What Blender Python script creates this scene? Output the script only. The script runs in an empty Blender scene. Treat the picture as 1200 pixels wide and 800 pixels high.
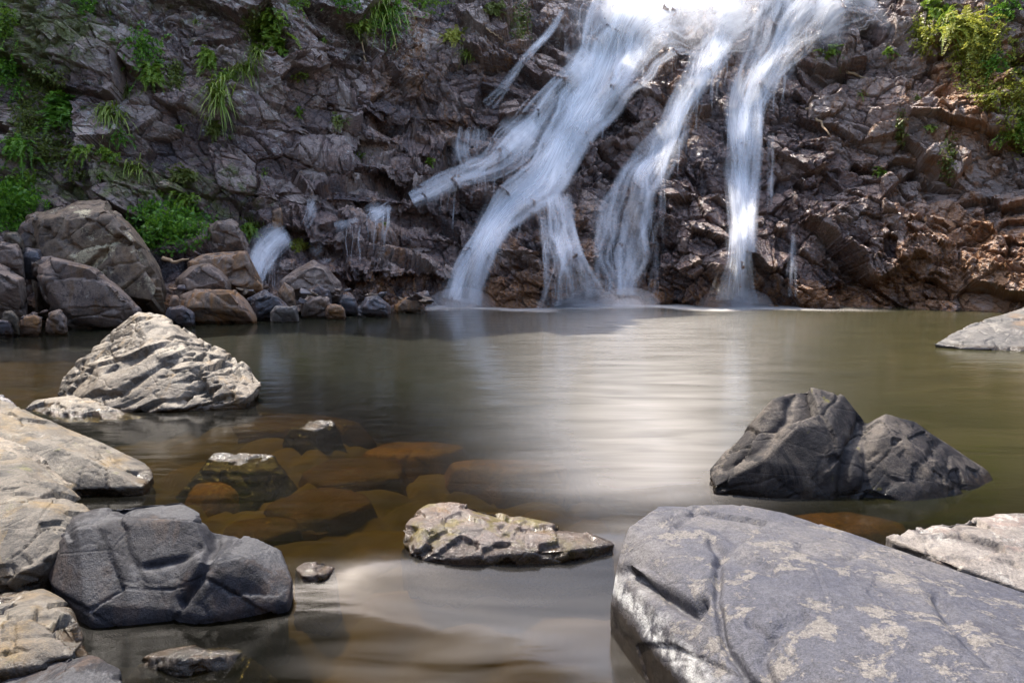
import bpy, bmesh, math, random
import numpy as np
from mathutils import Vector, Matrix
from mathutils.bvhtree import BVHTree

random.seed(7)
RNG = np.random.default_rng(11)
SC = bpy.context.scene
COL = SC.collection
R = math.radians

# ------------------------------------------------------------------ camera
CAM_H, PITCH, FPX = 1.3, R(7.125), 800.0
cam_d = bpy.data.cameras.new('camera'); cam_d.sensor_width = 36; cam_d.lens = 24
cam_d.clip_start = 0.02; cam_d.clip_end = 2000
cam = bpy.data.objects.new('camera', cam_d); COL.objects.link(cam)
cam.location = (0, 0, CAM_H); cam.rotation_euler = (R(90) - PITCH, 0, 0)
SC.camera = cam

# ------------------------------------------------------------------ sky, sun, exposure
SUN_DIR = Vector((-0.31, 0.41, 0.86)).normalized()          # towards the sun
world = bpy.data.worlds.new('World'); SC.world = world; world.use_nodes = True
wn = world.node_tree.nodes; wl = world.node_tree.links
sky = wn.new('ShaderNodeTexSky'); sky.sky_type = 'NISHITA'; sky.sun_disc = False
sky.sun_elevation = math.asin(SUN_DIR.z)
sky.sun_rotation = math.atan2(SUN_DIR.x, SUN_DIR.y)
sky.air_density = 1.0; sky.dust_density = 3.0; sky.ozone_density = 0.4
wl.new(sky.outputs[0], wn['Background'].inputs['Color'])
wn['Background'].inputs['Strength'].default_value = 0.15
sun_d = bpy.data.lights.new('sun', 'SUN'); sun_d.energy = 2.2; sun_d.angle = R(0.5)
sun_d.color = (1.0, 0.93, 0.82)
sun = bpy.data.objects.new('sun', sun_d); COL.objects.link(sun)
sun.rotation_euler = SUN_DIR.to_track_quat('Z', 'Y').to_euler()
SC.view_settings.view_transform = 'Standard'; SC.view_settings.look = 'None'
SC.view_settings.gamma = 1.0; SC.view_settings.use_curve_mapping = False
SC.view_settings.exposure = 2.2
SC.render.engine = 'CYCLES'
SC.cycles.transparent_max_bounces = 64
SC.cycles.max_bounces = 8; SC.cycles.volume_bounces = 2
SC.cycles.use_denoising = True
SC.cycles.caustics_reflective = False
SC.cycles.sample_clamp_indirect = 6.0

# ------------------------------------------------------------------ rays of the photograph (1200 x 800)
CP, SP = math.cos(PITCH), math.sin(PITCH)
def rdir(px, py):
    a = (px - 600) / FPX; b = (400 - py) / FPX
    return Vector((a, CP + b * SP, -SP + b * CP))
def P(px, py, Y):
    d = rdir(px, py); t = Y / d.y
    return Vector((d.x * t, Y, CAM_H + d.z * t))
def PZ(px, py, z=0.0):
    d = rdir(px, py); t = (z - CAM_H) / d.z
    return Vector((d.x * t, d.y * t, z))
def proj(v):
    """world -> photo pixel (numpy Nx3)"""
    y = v[:, 1] * CP - (v[:, 2] - CAM_H) * SP
    u = v[:, 1] * SP + (v[:, 2] - CAM_H) * CP
    return 600 + FPX * v[:, 0] / y, 400 - FPX * u / y

# ------------------------------------------------------------------ numpy noise
def _h(ix, iy, iz, seed):
    h = (ix.astype(np.uint32) * np.uint32(374761393) + iy.astype(np.uint32) * np.uint32(668265263)
         + iz.astype(np.uint32) * np.uint32(2147483647) + np.uint32((seed * 362437 + 1013904223) & 0xffffffff))
    h ^= h >> np.uint32(13); h *= np.uint32(1274126177); h ^= h >> np.uint32(16)
    h *= np.uint32(2246822519); h ^= h >> np.uint32(13); h *= np.uint32(3266489917); h ^= h >> np.uint32(16)
    return h
def h01(ix, iy, iz, seed):
    return (_h(ix, iy, iz, seed).astype(np.float64) / 4294967295.0).astype(np.float32)
def vnoise(p, seed=0):
    i = np.floor(p).astype(np.int64); f = (p - i).astype(np.float32)
    f = f * f * f * (f * (f * 6 - 15) + 10)
    out = 0
    for dx in (0, 1):
        wx = f[:, 0] if dx else 1 - f[:, 0]
        for dy in (0, 1):
            wy = f[:, 1] if dy else 1 - f[:, 1]
            for dz in (0, 1):
                wz = f[:, 2] if dz else 1 - f[:, 2]
                out = out + wx * wy * wz * h01(i[:, 0] + dx, i[:, 1] + dy, i[:, 2] + dz, seed)
    return out * 2 - 1
def fbm(p, octv=4, seed=0, gain=0.5):
    a, s, out = 1.0, 0.0, 0
    for k in range(octv):
        out = out + a * vnoise(p * (2.03 ** k) + 17.3 * k, seed + k); s += a; a *= gain
    return out / s
def facets(p, seed=0, tilt=1.0, jit=0.9):
    """p in cell units -> (offset + tilted plane per Voronoi cell, random id, crack 0..1)"""
    i = np.floor(p).astype(np.int64); n = len(p)
    b1 = np.full(n, 1e9, np.float32); b2 = np.full(n, 1e9, np.float32)
    bi = np.zeros((n, 3), np.int64); bo = np.zeros((n, 3), np.float32)
    for dx in (-1, 0, 1):
        for dy in (-1, 0, 1):
            for dz in (-1, 0, 1):
                cx, cy, cz = i[:, 0] + dx, i[:, 1] + dy, i[:, 2] + dz
                o = np.stack([p[:, 0] - cx - 0.5 - jit * (h01(cx, cy, cz, seed) - 0.5),
                              p[:, 1] - cy - 0.5 - jit * (h01(cx, cy, cz, seed + 1) - 0.5),
                              p[:, 2] - cz - 0.5 - jit * (h01(cx, cy, cz, seed + 2) - 0.5)], 1).astype(np.float32)
                d = (o * o).sum(1)
                m = d < b1
                b2 = np.where(m, b1, np.minimum(b2, d))
                b1 = np.where(m, d, b1)
                bi[m] = np.stack([cx[m], cy[m], cz[m]], 1); bo[m] = o[m]
    r = [h01(bi[:, 0], bi[:, 1], bi[:, 2], seed + 5 + k) for k in range(4)]
    pl = sum((r[k] * 2 - 1) * bo[:, k] for k in range(3))
    return (r[3] - 0.5) + tilt * pl, r[3], np.sqrt(b2) - np.sqrt(b1)
def sstep(a, b, x):
    t = np.clip((x - a) / (b - a), 0, 1); return t * t * (3 - 2 * t)

# ------------------------------------------------------------------ object helpers
def link(o, parent=None):
    COL.objects.link(o)
    if parent: o.parent = parent
    return o
def tag(o, label=None, cat=None, group=None, kind=None):
    if label: o['label'] = label
    if cat: o['category'] = cat
    if group: o['group'] = group
    if kind: o['kind'] = kind
    return o
def npmesh(name, v, quads, mat, parent=None, smooth=True, origin=None, attrs=None, uv=None):
    v = np.asarray(v, np.float32); quads = np.asarray(quads, np.int32)
    if origin is not None: v = v - np.asarray(origin, np.float32)
    me = bpy.data.meshes.new(name)
    k = quads.shape[1]
    me.vertices.add(len(v)); me.vertices.foreach_set('co', v.ravel())
    me.loops.add(quads.size); me.loops.foreach_set('vertex_index', quads.ravel())
    me.polygons.add(len(quads))
    me.polygons.foreach_set('loop_start', np.arange(0, quads.size, k, dtype=np.int32))
    me.polygons.foreach_set('loop_total', np.full(len(quads), k, np.int32))
    me.polygons.foreach_set('use_smooth', np.full(len(quads), bool(smooth)))
    if uv is not None:
        l = me.uv_layers.new(name='UVMap'); l.data.foreach_set('uv', np.asarray(uv, np.float32)[quads.ravel()].ravel())
    for an, av in (attrs or {}).items():
        a = me.attributes.new(an, 'FLOAT', 'POINT'); a.data.foreach_set('value', np.asarray(av, np.float32))
    me.update(calc_edges=True); me.validate()
    me.materials.append(mat)
    o = bpy.data.objects.new(name, me); link(o, parent)
    if origin is not None: o.location = origin
    return o
def gridquads(nr, nc):
    a = np.arange(nr * nc).reshape(nr, nc)
    return np.stack([a[:-1, :-1], a[:-1, 1:], a[1:, 1:], a[1:, :-1]], -1).reshape(-1, 4)
def empty(name, loc):
    e = bpy.data.objects.new(name, None); e.location = loc; e.empty_display_size = 0.2
    return link(e)

# ------------------------------------------------------------------ materials
class NT:
    def __init__(s, name):
        s.m = bpy.data.materials.new(name); s.m.use_nodes = True
        s.n = s.m.node_tree.nodes; s.l = s.m.node_tree.links
        s.out = s.n['Material Output']; s.b = s.n.get('Principled BSDF')
    def new(s, t, **kw):
        x = s.n.new(t)
        for k, v in kw.items(): setattr(x, k, v)
        return x
    def set(s, sock, v):
        if hasattr(v, 'is_linked') or isinstance(v, bpy.types.NodeSocket): s.l.new(v, sock)
        else: sock.default_value = v
    def noise(s, vec, scale, detail=6, rough=0.6, dist=0.0, lac=2.0):
        x = s.new('ShaderNodeTexNoise'); s.set(x.inputs['Vector'], vec)
        x.inputs['Scale'].default_value = scale; x.inputs['Detail'].default_value = detail
        x.inputs['Roughness'].default_value = rough; x.inputs['Distortion'].default_value = dist
        return x.outputs['Fac']
    def vor(s, vec, scale, feature='F1', out='Distance', rnd=1.0):
        x = s.new('ShaderNodeTexVoronoi', feature=feature); s.set(x.inputs['Vector'], vec)
        x.inputs['Scale'].default_value = scale; x.inputs['Randomness'].default_value = rnd
        return x.outputs[out]
    def map(s, vec, scale=(1, 1, 1), rot=(0, 0, 0), loc=(0, 0, 0)):
        x = s.new('ShaderNodeMapping'); s.set(x.inputs['Vector'], vec)
        x.inputs['Scale'].default_value = scale; x.inputs['Rotation'].default_value = rot; x.inputs['Location'].default_value = loc
        return x.outputs[0]
    def rng(s, v, a, b, c=0.0, d=1.0):
        x = s.new('ShaderNodeMapRange'); s.set(x.inputs['Value'], v)
        for k, q in zip(('From Min', 'From Max', 'To Min', 'To Max'), (a, b, c, d)): s.set(x.inputs[k], q)
        return x.outputs[0]
    def math(s, op, a, b=0.0):
        x = s.new('ShaderNodeMath', operation=op); s.set(x.inputs[0], a); s.set(x.inputs[1], b); return x.outputs[0]
    def mix(s, f, a, b, mode='MIX'):
        x = s.new('ShaderNodeMix', data_type='RGBA', blend_type=mode)
        s.set(x.inputs['Factor'], f)
        for sock, c in ((x.inputs[6], a), (x.inputs[7], b)):
            if isinstance(c, tuple): sock.default_value = (*c[:3], 1)
            else: s.l.new(c, sock)
        return x.outputs[2]
    def bump(s, h, strength, dist, normal=None):
        x = s.new('ShaderNodeBump'); s.set(x.inputs['Height'], h); x.inputs['Strength'].default_value = strength
        x.inputs['Distance'].default_value = dist
        if normal is not None: s.l.new(normal, x.inputs['Normal'])
        return x.outputs[0]
    def attr(s, name):
        x = s.new('ShaderNodeAttribute', attribute_name=name); return x.outputs['Fac']
    def objrand(s):
        return s.new('ShaderNodeObjectInfo').outputs['Random']

def rock_material(name, base, alt, dark, lichen=(0.5, 0.49, 0.44), lichen_amt=0.3, lichen_scale=7.0, rough=(0.45, 0.75), stain=None,
                  stain_amt=0.0, moss=None, moss_amt=0.0, strata=0.0, strata_rot=(0, 0, 0), speck=0.5, waterline=0.05, bump=1.0, fine=1.0,
                  white_line=0.0, spec=0.5, up=(-0.35, 0.35)):
    t = NT(name)
    tc = t.new('ShaderNodeTexCoord').outputs['Object']
    r = t.objrand()
    off = t.new('ShaderNodeVectorMath', operation='SCALE'); t.l.new(t.new('ShaderNodeCombineXYZ').outputs[0], off.inputs[0])
    sh = t.new('ShaderNodeCombineXYZ'); m = t.math('MULTIPLY', r, 37.0)
    for k in range(3): t.l.new(m, sh.inputs[k])
    ad = t.new('ShaderNodeVectorMath', operation='ADD'); t.l.new(tc, ad.inputs[0]); t.l.new(sh.outputs[0], ad.inputs[1])
    v = ad.outputs[0]
    geo = t.new('ShaderNodeNewGeometry'); sep = t.new('ShaderNodeSeparateXYZ'); t.l.new(geo.outputs['Position'], sep.inputs[0])
    nse = t.new('ShaderNodeSeparateXYZ'); t.l.new(geo.outputs['Normal'], nse.inputs[0])
    n1 = t.noise(v, 2.2 * fine, 8, 0.62, 0.4); n2 = t.noise(v, 9 * fine, 8, 0.68, 0.2); n3 = t.noise(v, 55 * fine, 5, 0.7)
    c = t.mix(t.rng(n1, 0.44, 0.56), base, alt)
    nd = t.math('ADD', t.math('MULTIPLY', n2, 0.65), t.math('MULTIPLY', t.noise(v, 3.1 * fine, 7, 0.7, 0.8), 0.35))
    c = t.mix(t.rng(nd, 0.49, 0.60), c, dark)
    c = t.mix(t.rng(t.vor(t.map(v, (1, 1, 2.2), rot=(0.9, 0.4, 0.7)), 2.1 * fine, 'DISTANCE_TO_EDGE'), 0.005, 0.0, 0, 0.18), c, lichen)
    if stain:
        ns = t.noise(t.map(v, (1.3, 1.3, 0.5), loc=(5, 3, 1)), 3.1 * fine, 7, 0.65, 0.6)
        c = t.mix(t.math('MULTIPLY', t.rng(ns, 0.62 - 0.35 * stain_amt, 0.74 - 0.3 * stain_amt), 0.85), c, stain)
    # pale lichen / mineral bloom with ragged rims; a steep slope limit also paints lit tops
    nl = t.math('ADD', t.noise(v, lichen_scale * fine, 9, 0.72, 0.3), t.math('MULTIPLY', t.math('SUBTRACT', n3, 0.5), 0.22))
    lm = t.rng(nl, 0.67 - 0.26 * lichen_amt, 0.71 - 0.25 * lichen_amt)
    lm = t.math('MULTIPLY', lm, t.rng(nse.outputs[2], up[0], up[1], 0.12, 0.92))
    c = t.mix(lm, c, lichen)
    if moss:
        nm = t.noise(t.map(v, loc=(9, 2, 7)), 5.5 * fine, 8, 0.7, 0.3)
        mm = t.rng(nm, 0.66 - 0.3 * moss_amt, 0.74 - 0.28 * moss_amt)
        c = t.mix(mm, c, moss)
    sp = t.rng(t.math('ADD', t.math('MULTIPLY', t.noise(v, 150 * fine, 3, 0.85), 0.6), t.math('MULTIPLY', t.noise(v, 48 * fine, 5, 0.8), 0.4)), 0.40, 0.60, 1 - 0.95 * speck, 1 + 0.95 * speck)
    mulc = t.new('ShaderNodeCombineXYZ')
    for k in range(3): t.l.new(sp, mulc.inputs[k])
    c = t.mix(1.0, c, mulc.outputs[0], 'MULTIPLY')
    wet = None
    zw = t.math('ADD', sep.outputs[2], t.math('MULTIPLY', t.math('SUBTRACT', n2, 0.5), 0.12))
    if white_line:
        wl_ = t.math('MULTIPLY', t.rng(zw, waterline * 0.9, waterline * 1.3), t.rng(zw, waterline * 2.7, waterline * 1.7))
        wl_ = t.math('MULTIPLY', wl_, t.rng(t.noise(v, 14, 6, 0.7), 0.42, 0.56, 0, white_line))
        c = t.mix(wl_, c, (0.40, 0.40, 0.39))
    wet = t.rng(zw, waterline, waterline * 0.4)
    cw = t.mix(1.0, c, (0.36, 0.30, 0.22), 'MULTIPLY')
    c = t.mix(wet, c, cw)
    t.l.new(c, t.b.inputs['Base Color'])
    rg = t.rng(n2, 0.3, 0.7, rough[0], rough[1])
    x = t.new('ShaderNodeMix', data_type='FLOAT'); t.l.new(wet, x.inputs[0]); t.l.new(rg, x.inputs[2]); x.inputs[3].default_value = 0.14
    t.l.new(x.outputs[0], t.b.inputs['Roughness'])
    t.b.inputs['Specular IOR Level'].default_value = spec
    h = t.math('ADD', t.math('MULTIPLY', n2, 0.9), t.math('MULTIPLY', n3, 0.42))
    h = t.math('ADD', h, t.math('MULTIPLY', t.noise(v, 190 * fine, 3, 0.8), 0.26))
    crack = t.rng(t.vor(t.map(v, (1, 1, 1.6), rot=(0.5, 0.3, 0.2)), 3.3 * fine, 'DISTANCE_TO_EDGE'), 0.0, 0.035)
    h = t.math('ADD', h, t.math('MULTIPLY', crack, 0.16))
    if strata:
        ws = t.new('ShaderNodeTexWave', wave_type='BANDS', bands_direction='Z', wave_profile='SAW')
        t.l.new(t.map(v, (1, 1, 1), rot=strata_rot), ws.inputs[0]); ws.inputs['Scale'].default_value = 4.5
        ws.inputs['Distortion'].default_value = 5.0; ws.inputs['Detail'].default_value = 5; ws.inputs['Detail Scale'].default_value = 1.6
        h = t.math('ADD', h, t.math('MULTIPLY', ws.outputs['Fac'], strata))
    t.l.new(t.bump(h, 0.6 * bump, 0.025 / fine ** 0.5), t.b.inputs['Normal'])
    return t.m

M = {}
M['pale'] = rock_material('pale_layered_rock', (0.1058, 0.0833, 0.0576), (0.1478, 0.1190, 0.0851), (0.0319, 0.0255, 0.0189), (0.1898, 0.1623, 0.1195), 0.42, 4,
                          stain=(0.18, 0.105, 0.03), stain_amt=0.15, strata=0.35, strata_rot=(0.15, 0.35, 0), waterline=0.07)
M['blue'] = rock_material('blue_grey_rock', (0.0104, 0.0112, 0.0166), (0.0198, 0.0194, 0.0233), (0.0055, 0.0056, 0.0085), (0.0520, 0.0520, 0.0559), 0.75, 5,
                          stain=(0.055, 0.036, 0.026), stain_amt=0.3, waterline=0.0, bump=1.1, up=(0.50, 0.92), spec=0.22)  # lichen bound to upward faces also paints top light; fronts stay shade-dark
M['slab'] = rock_material('big_grey_rock', (0.0540, 0.0540, 0.0653), (0.0846, 0.0792, 0.0806), (0.0252, 0.0252, 0.0355), (0.1242, 0.1125, 0.1008), 0.50, 9.0,
                          stain=(0.036, 0.037, 0.05), stain_amt=0.4, waterline=0.055, white_line=1.0, bump=1.1, up=(0.2, 0.8), spec=0.35)  # mottling fades off steep faces, painting the side as shaded
M['tan'] = rock_material('tan_grey_rock', (0.0560, 0.0429, 0.0291), (0.0832, 0.0680, 0.0490), (0.0152, 0.0122, 0.0091), (0.1344, 0.1134, 0.0797), 0.40, 5,
                         stain=(0.12, 0.075, 0.022), stain_amt=0.35, moss=(0.09, 0.085, 0.018), moss_amt=0.18, waterline=0.07)
M['peak'] = rock_material('dark_peak_rock', (0.0108, 0.0095, 0.0102), (0.0194, 0.0162, 0.0157), (0.0054, 0.0052, 0.0065), (0.0783, 0.0657, 0.0540), 0.70, 5,
                          stain=(0.085, 0.07, 0.055), stain_amt=0.2, moss=(0.12, 0.11, 0.02), moss_amt=0.1, waterline=0.07, up=(0.52, 0.90), spec=0.2)  # pale upward faces over near-black fronts: lit tops and shade painted in
M['mossy'] = rock_material('mossy_brown_rock', (0.0680, 0.0471, 0.0360), (0.1040, 0.0760, 0.0612), (0.0240, 0.0160, 0.0108), (0.1920, 0.1596, 0.1368), 0.34, 9,
                           stain=(0.10, 0.05, 0.014), stain_amt=0.3, moss=(0.075, 0.055, 0.005), moss_amt=0.6, waterline=0.06, rough=(0.18, 0.45))
M['pink'] = rock_material('pinkish_rock', (0.128, 0.109, 0.092), (0.170, 0.149, 0.128), (0.051, 0.041, 0.037), (0.212, 0.200, 0.178), 0.4, 6,
                          stain=(0.15, 0.10, 0.08), stain_amt=0.15, waterline=0.03)
M['shore'] = rock_material('brown_boulder', (0.140, 0.101, 0.079), (0.209, 0.155, 0.121), (0.063, 0.047, 0.040), (0.455, 0.391, 0.304), 0.2, 4,
                           stain=(0.13, 0.07, 0.026), stain_amt=0.25, waterline=0.08, fine=0.7)
M['lichen'] = rock_material('lichen_boulder', (0.143, 0.100, 0.065), (0.198, 0.140, 0.089), (0.055, 0.038, 0.028), (0.550, 0.470, 0.289), 0.42, 2.0,
                            stain=(0.15, 0.08, 0.03), stain_amt=0.2, waterline=0.08, fine=0.6)
M['rust'] = rock_material('rusty_boulder', (0.165, 0.099, 0.062), (0.198, 0.141, 0.099), (0.062, 0.041, 0.031), (0.314, 0.297, 0.272), 0.2, 5,
                          stain=(0.26, 0.12, 0.03), stain_amt=0.4, waterline=0.08, fine=0.7)
M['dark'] = rock_material('dark_wet_rock', (0.07, 0.068, 0.075), (0.12, 0.10, 0.10), (0.04, 0.04, 0.045), (0.36, 0.35, 0.34), 0.15, 6,
                          stain=(0.12, 0.06, 0.03), stain_amt=0.25, waterline=0.10, fine=0.8, rough=(0.2, 0.5))
M['wetstone'] = rock_material('wet_stone', (0.050, 0.045, 0.040), (0.085, 0.078, 0.070), (0.028, 0.025, 0.022), (0.30, 0.29, 0.27), 0.22, 12,
                              stain=(0.10, 0.06, 0.015), stain_amt=0.35, waterline=0.02, rough=(0.08, 0.25), fine=2)
M['far'] = rock_material('far_grey_rock', (0.0828, 0.0762, 0.0680), (0.1207, 0.1086, 0.0950), (0.0460, 0.0426, 0.0389), (0.1656, 0.1534, 0.1318), 0.4, 3,
                         stain=(0.12, 0.075, 0.04), stain_amt=0.15, waterline=0.07, fine=0.6)
M['amber'] = rock_material('amber_stone', (0.46, 0.27, 0.055), (0.34, 0.20, 0.05), (0.20, 0.12, 0.035), (0.600, 0.510, 0.240), 0.2, 6,
                           waterline=-5.0, rough=(0.7, 0.9), bump=1.0, spec=0.1)
M['olive'] = rock_material('olive_stone', (0.198, 0.119, 0.025), (0.153, 0.102, 0.028), (0.144, 0.102, 0.035), (0.540, 0.374, 0.140), 0.2, 6,
                           waterline=-5.0, rough=(0.7, 0.9), bump=1.0, spec=0.1)

# cliff: wet broken basalt; attributes carry per-block tone, rust, wetness (the rock's own colour and wear, plus sunlight painted into tone at right)
def cliff_material():
    t = NT('cliff_rock')
    v = t.new('ShaderNodeTexCoord').outputs['Object']
    tone, rust, wet, lich, moss = (t.attr(k) for k in ('tone', 'rust', 'wet', 'lichen', 'moss'))
    n1 = t.noise(v, 1.3, 8, 0.65, 0.5); n2 = t.noise(v, 6, 8, 0.7, 0.3); n3 = t.noise(v, 30, 6, 0.7)
    c = t.mix(t.rng(n1, 0.42, 0.58), (0.175, 0.110, 0.093), (0.290, 0.185, 0.142))
    c = t.mix(t.rng(n2, 0.46, 0.7), c, (0.062, 0.048, 0.052))
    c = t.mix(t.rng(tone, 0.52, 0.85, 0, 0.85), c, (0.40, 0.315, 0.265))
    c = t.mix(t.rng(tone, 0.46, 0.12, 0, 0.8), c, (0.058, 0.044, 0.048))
    rm = t.math('MULTIPLY', t.rng(t.math('ADD', t.noise(t.map(v, (1.4, 1.4, 0.6)), 2.3, 8, 0.7, 0.6), t.math('MULTIPLY', rust, 0.34)), 0.68, 0.84), 0.85)
    c = t.mix(rm, c, (0.33, 0.15, 0.045))
    nl = t.math('ADD', t.noise(v, 5.5, 9, 0.75, 0.2), t.math('MULTIPLY', lich, 0.2))
    c = t.mix(t.rng(nl, 0.66, 0.71), c, (0.46, 0.43, 0.39))
    nm = t.math('ADD', t.noise(t.map(v, loc=(4, 8, 1)), 3.5, 9, 0.75, 0.3), t.math('MULTIPLY', moss, 0.35))
    c = t.mix(t.rng(nm, 0.70, 0.84), c, (0.115, 0.125, 0.02))
    sp = t.rng(t.noise(v, 60, 4, 0.8), 0.35, 0.7, 0.7, 1.35)
    mc = t.new('ShaderNodeCombineXYZ')
    for k in range(3): t.l.new(sp, mc.inputs[k])
    c = t.mix(1.0, c, mc.outputs[0], 'MULTIPLY')
    wm = t.mix(wet, (1.0, 1.0, 1.0), (0.78, 0.75, 0.74))
    c = t.mix(1.0, c, wm, 'MULTIPLY')
    t.l.new(c, t.b.inputs['Base Color'])
    rw = t.rng(n2, 0.35, 0.65, 0.10, 0.34); rd = t.rng(n2, 0.3, 0.7, 0.5, 0.8)
    x = t.new('ShaderNodeMix', data_type='FLOAT'); t.l.new(wet, x.inputs[0]); t.l.new(rd, x.inputs[2]); t.l.new(rw, x.inputs[3])
    t.l.new(x.outputs[0], t.b.inputs['Roughness'])
    h = t.math('ADD', t.math('MULTIPLY', n2, 1.0), t.math('MULTIPLY', n3, 0.35))
    cr = t.rng(t.vor(t.map(v, (1, 1, 1.8), rot=(0.4, 0.5, 0.2)), 4.5, 'DISTANCE_TO_EDGE'), 0.0, 0.06)
    h = t.math('ADD', h, t.math('MULTIPLY', cr, 0.25))
    t.b.inputs['Specular IOR Level'].default_value = 0.9
    t.l.new(t.bump(h, 0.95, 0.10), t.b.inputs['Normal'])
    return t.m
M['cliff'] = cliff_material()

def leaf_material(name, c1, c2, trans=0.35):
    t = NT(name)
    r = t.attr('tone')
    c = t.mix(r, c1, c2)
    t.l.new(c, t.b.inputs['Base Color']); t.b.inputs['Roughness'].default_value = 0.5
    tr = t.new('ShaderNodeBsdfTranslucent'); t.l.new(c, tr.inputs[0])
    mx = t.new('ShaderNodeMixShader'); mx.inputs[0].default_value = trans
    t.l.new(t.b.outputs[0], mx.inputs[1]); t.l.new(tr.outputs[0], mx.inputs[2]); t.l.new(mx.outputs[0], t.out.inputs[0])
    return t.m
M['leaf'] = leaf_material('leaf_green', (0.06, 0.16, 0.012), (0.19, 0.36, 0.03))
M['fern'] = leaf_material('fern_green', (0.10, 0.19, 0.016), (0.27, 0.38, 0.04))
M['grass'] = leaf_material('grass_green', (0.11, 0.19, 0.02), (0.31, 0.38, 0.05))
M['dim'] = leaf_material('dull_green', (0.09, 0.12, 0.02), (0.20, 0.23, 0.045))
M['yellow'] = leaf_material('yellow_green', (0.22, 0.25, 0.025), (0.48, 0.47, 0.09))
tw = NT('dry_twig'); tw.b.inputs['Base Color'].default_value = (0.30, 0.20, 0.11, 1); tw.b.inputs['Roughness'].default_value = 0.8
M['twig'] = tw.m

# falling water: aerated white water, a thin veil whose cover comes from streaks along the flow
def fall_material(name, sx, lo, hi, amax):
    t = NT(name)
    uv = t.new('ShaderNodeUVMap').outputs[0]
    edge = t.attr('edge'); dens = t.attr('dens')
    a = t.noise(t.map(uv, (sx, 0.9, 1)), 1.0, 4, 0.6, 0.3)
    b = t.noise(t.map(uv, (sx * 3.6, 0.9, 1), loc=(3, 1, 0)), 1.0, 3, 0.6, 0.2)
    w = t.noise(t.map(uv, (sx * 0.3, 1.4, 1), loc=(7, 2, 0)), 1.0, 3, 0.55, 0.4)
    s = t.math('ADD', t.math('ADD', t.math('MULTIPLY', a, 0.38), t.math('MULTIPLY', b, 0.20)), t.math('MULTIPLY', w, 0.42))
    s = t.math('ADD', s, t.math('MULTIPLY', t.math('SUBTRACT', dens, 0.5), 0.36))
    al = t.math('MULTIPLY', t.math('MULTIPLY', t.rng(s, lo, hi), edge), amax)
    d = t.new('ShaderNodeBsdfDiffuse'); d.inputs[0].default_value = (0.86, 0.87, 0.89, 1)
    tr = t.new('ShaderNodeBsdfTranslucent'); tr.inputs[0].default_value = (0.86, 0.87, 0.89, 1)
    m1 = t.new('ShaderNodeMixShader'); m1.inputs[0].default_value = 0.45
    t.l.new(d.outputs[0], m1.inputs[1]); t.l.new(tr.outputs[0], m1.inputs[2])
    tp = t.new('ShaderNodeBsdfTransparent')
    m2 = t.new('ShaderNodeMixShader'); t.l.new(al, m2.inputs[0])
    t.l.new(tp.outputs[0], m2.inputs[1]); t.l.new(m1.outputs[0], m2.inputs[2]); t.l.new(m2.outputs[0], t.out.inputs[0])
    return t.m
M['veil'] = fall_material('white_water_veil', 8.0, 0.41, 0.64, 0.60)
M['strand'] = fall_material('white_water_strand', 3.0, 0.2, 0.75, 0.30)
M['splash'] = fall_material('white_water_spray', 2.0, 0.3, 0.8, 0.35)

# ------------------------------------------------------------------ the cliff
ZN = np.array([-1, 0, 1, 2, 3, 4, 6, 8, 9.6, 11, 13, 18.0])
CN = {
    -17: [12, 13, 14, 15, 15.3, 15.6, 16.2, 16.8, 17.2, 17.6, 18.2, 20],
    -10.5: [12.4, 13.8, 15, 16.2, 16.6, 17, 17.6, 18.2, 18.7, 19.1, 19.8, 21.5],
    -7: [12.8, 14.2, 15.4, 16.7, 17.2, 17.7, 18.5, 19.2, 19.9, 20.5, 21.5, 23],
    -5: [14.4, 15.6, 16.8, 18.0, 18.8, 19.6, 20.6, 21.4, 22.2, 23, 24.2, 26],
    -2.8: [16.7, 17.3, 18.2, 19.3, 20.3, 21.1, 22.3, 23.4, 24.6, 25.6, 27, 29],
    -1.2: [17.4, 17.9, 18.5, 19.2, 20.0, 20.8, 22.1, 23.4, 24.8, 26, 27.8, 31],
    1: [17.2, 17.6, 17.9, 18.4, 19.5, 20.4, 21.7, 23.0, 24.8, 26.5, 28.8, 33],
    3: [17.8, 18.2, 18.6, 19.1, 19.7, 20.4, 21.6, 23.1, 25.4, 27.4, 30.2, 37],
    6: [17.8, 18.2, 18.5, 18.8, 19.2, 19.7, 20.9, 22.8, 25.3, 27.6, 30.8, 60],
    9: [17.0, 17.5, 17.8, 18.1, 18.5, 18.9, 19.9, 21.0, 22.4, 24.2, 27.5, 50],
    11: [15.3, 15.8, 16.4, 17.0, 17.6, 18.1, 19.0, 19.8, 20.6, 21.4, 23, 27],
    13: [12.9, 13.5, 14.2, 14.9, 15.6, 16.3, 17.3, 18.1, 18.7, 19.3, 20.2, 23],
    17: [8, 8.5, 8.9, 9.3, 9.7, 10.1, 10.9, 11.7, 12.3, 12.8, 13.7, 16],
}
CX = np.array(sorted(CN)); CY = np.array([CN[k] for k in CX])
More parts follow.
